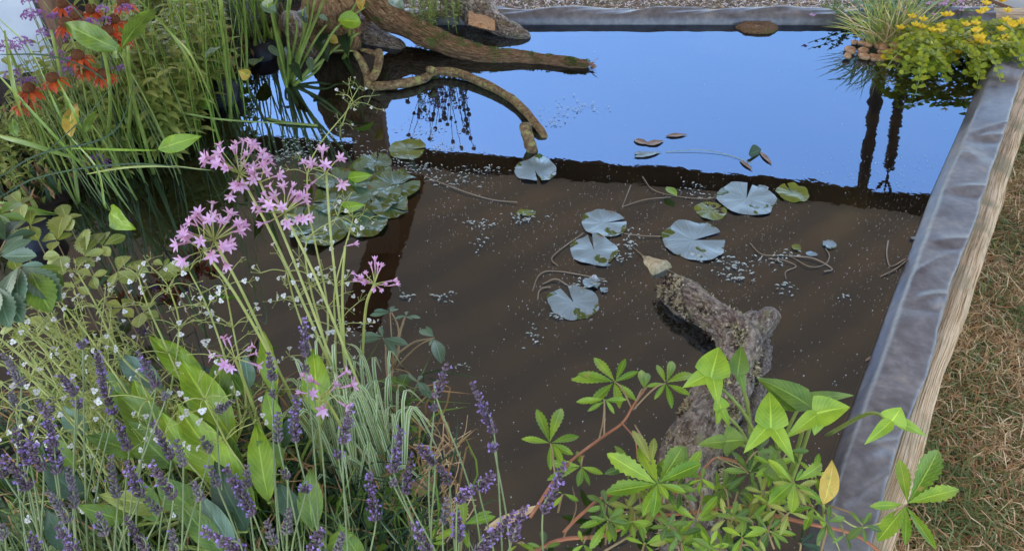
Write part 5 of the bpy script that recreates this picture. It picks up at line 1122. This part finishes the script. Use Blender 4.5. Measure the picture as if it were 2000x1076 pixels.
for i, (x, y, w_, ln_) in enumerate([(1690,40,1,'trailing small leaved plant left of the grass tuft'),(1790,20,1,'leafy geranium behind the grass tuft')]):
    herb('trailing_plant', ln_, 'leafy plant', (x, y), .1, 30, .03, .02, 'green', .14, None, pairs=5, sprd=1.6)
jr = at(1880, 90, .02); jn = empty('creeping_jenny', jr, 'lime green creeping plant with golden flowers at the far right corner', 'flowering plant')
c = MB(); cf = MB(); cs_ = MB()
for k in range(190):
    x = U(1785, 2010); y = U(45, 105) if x > 1800 else U(75, 100); p = at(x, y, U(.02, .12)); a0 = U(0, 6.28); d = V((math.cos(a0), math.sin(a0) * .6 - .3, U(-.3, .35))).normalized()
    P = [p + d * .02 * q + V((0, 0, -.002 * q * q)) for q in range(8)]; cs_.tube(P, .0013, 4, cap=False)
    for q in P[::1]:
        s = d.cross(V((0, 0, 1))).normalized()
        for sg_ in (-1, 1): leaf(c, q, q + (s * sg_ + d * .3 + V((0, 0, U(-.1, .5)))).normalized() * U(.018, .030), U(.018, .028), prof='oval', nl=4, nw=2, fold=.15, up=V((0, -.5, 1)) + jit(.4))
for (x, y, z) in [(1768,48,.08),(1786,52,.08),(1825,78,.08),(1842,48,.1),(1890,50,.1),(1912,72,.1),(1910,82,.08),(1925,18,.16),(1958,10,.16),(1968,58,.12),(1962,68,.1),(1893,76,.08),(1950,75,.08),(1870,108,.02),(1735,112,.0),(1825,55,.1),(1996,55,.1),(1846,96,.05)]:
    p = at(x, y, z + .03)
    for f in range(3):
        p2 = p + jit(.03); cf = MB()
        for k in range(5):
            a = k * 1.2566; o = V((math.cos(a), math.sin(a) * .7 - .2, .55)).normalized(); leaf(cf, p2, p2 + o * .022, .013, up=V((0, -1, 1)), prof='petal', nl=3, nw=2)
        cf.build('flower', M['gold'], jn)
cs_.build('stems', M['stem'], jn); c.build('foliage', M['lime'], jn)
gp = empty('pink_geranium', at(1850, 15, -.05), 'pink flowered plant behind the golden flowers at the top right', 'flowering plant')
c = MB(); c2 = MB()
for k in range(46):
    p = at(U(1810, 1880), U(-10, 30), U(.0, .1)); c = MB()
    for q in range(5): leaf(c, p, p + V((math.cos(q * 1.26), math.sin(q * 1.26), .4)).normalized() * .014, .012, nl=3, nw=2)
    c.build('flower', M['pink'], gp)
    b = p - V((0, 0, .1)); c2.tube([b, p], .001, 3, cap=False); leaf(c2, b + V((0, 0, .05)), b + V((.03, 0, .05)), .02, nl=3, nw=2)
c2.build('foliage', M['green'], gp)
for k in range(60):
    x = U(1650, 1800); y = U(96, 120) if k % 3 else U(84, 100); s = U(.011, .02); c = MB()
    if k > 48: x = U(1860, 1925); y = U(88, 100)
    p = at(x, y, .0) + V((0, 0, U(.0, .015))); a = U(0, 3)
    c.blob(p, (s * 1.3, s, s * .65), (V((math.cos(a), math.sin(a), 0)), V((-math.sin(a), math.cos(a), 0)), V((0, 0, 1))), 0, 10, 7, .3, k)
    tag(c.build('pebble', M['pebble']), 'rounded orange brown pebble in the wet heap under the grass tuft', 'pebble', 'pebbles at the far right corner')
# planting shelf under the pebbles
c = MB(); c.box(at(1790, 72, -.055) + V((-.02, .02, 0)), (.75, .26, .07)); tag(c.build('planting_shelf', M['soil'], smooth=False), 'dark planting shelf under the pebbles in the far right corner', 'shelf')
# black plastic baskets on the left bank
for (x, y, r, lb) in [(437, 205, .07, 'black plastic pot standing at the water edge behind the rushes'), (75, 480, .07, 'black plastic pot beside pale leaves at the left'), (515, 120, .06, 'black plastic pot beside the broad leaved plant'), (40, 930, .09, 'black plastic pot behind the bottom left lavender')]:
    root = empty('plant_pot', at(x, y, -.02), lb, 'pot', 'black pots around the pond'); p = at(x, y, -.02); c = MB()
    c.tube([p, p + V((0, 0, .07)), p + V((0, 0, .075)), p + V((0, 0, .06))], [r * .85, r, r * .93, r * .9], 24, cap=False); c.build('wall', M['basket'], root)
    c = MB(); c.tube([p + V((0, 0, .055)), p + V((0, 0, .056))], [r * .88, r * .01], 20); c.build('soil', M['soil'], root)
# dead twigs and fibres near bottom centre
for i, lb in enumerate(['dry twig tangle beneath the lavender at bottom centre', 'dry fine twigs between striped grass and dark water', 'dry grass wisp beside the tall lavender spike']):
    bx, by = [(870, 990), (840, 900), (870, 860)][i]; c = MB(); root = at(bx, by, .05)
    for k in range([26, 16, 8][i]):
        a = at(bx + U(-50, 30), by + U(0, 70), U(.02, .1)); b = at(bx + U(-40, 60), by + U(-50, 20), U(.05, .16)); c.tube(cat([a, a.lerp(b, .5) + jit(.02), b], 3), U(.0007, .0014), 4, cap=False)
    tag(c.build('dry_twigs', M['straw']), lb, 'twigs')
# dark slate-like pot shape in water near bottom centre
c = MB(); c.box(at(885, 905, -.03), (.12, .14, .03), 0, (V((.8, .5, .1)).normalized(), V((-.5, .8, 0)).normalized(), V((0, 0, 1)))); tag(c.build('slate', M['basket'], smooth=False), 'dark slate piece just under the water right of the striped grass', 'stone')
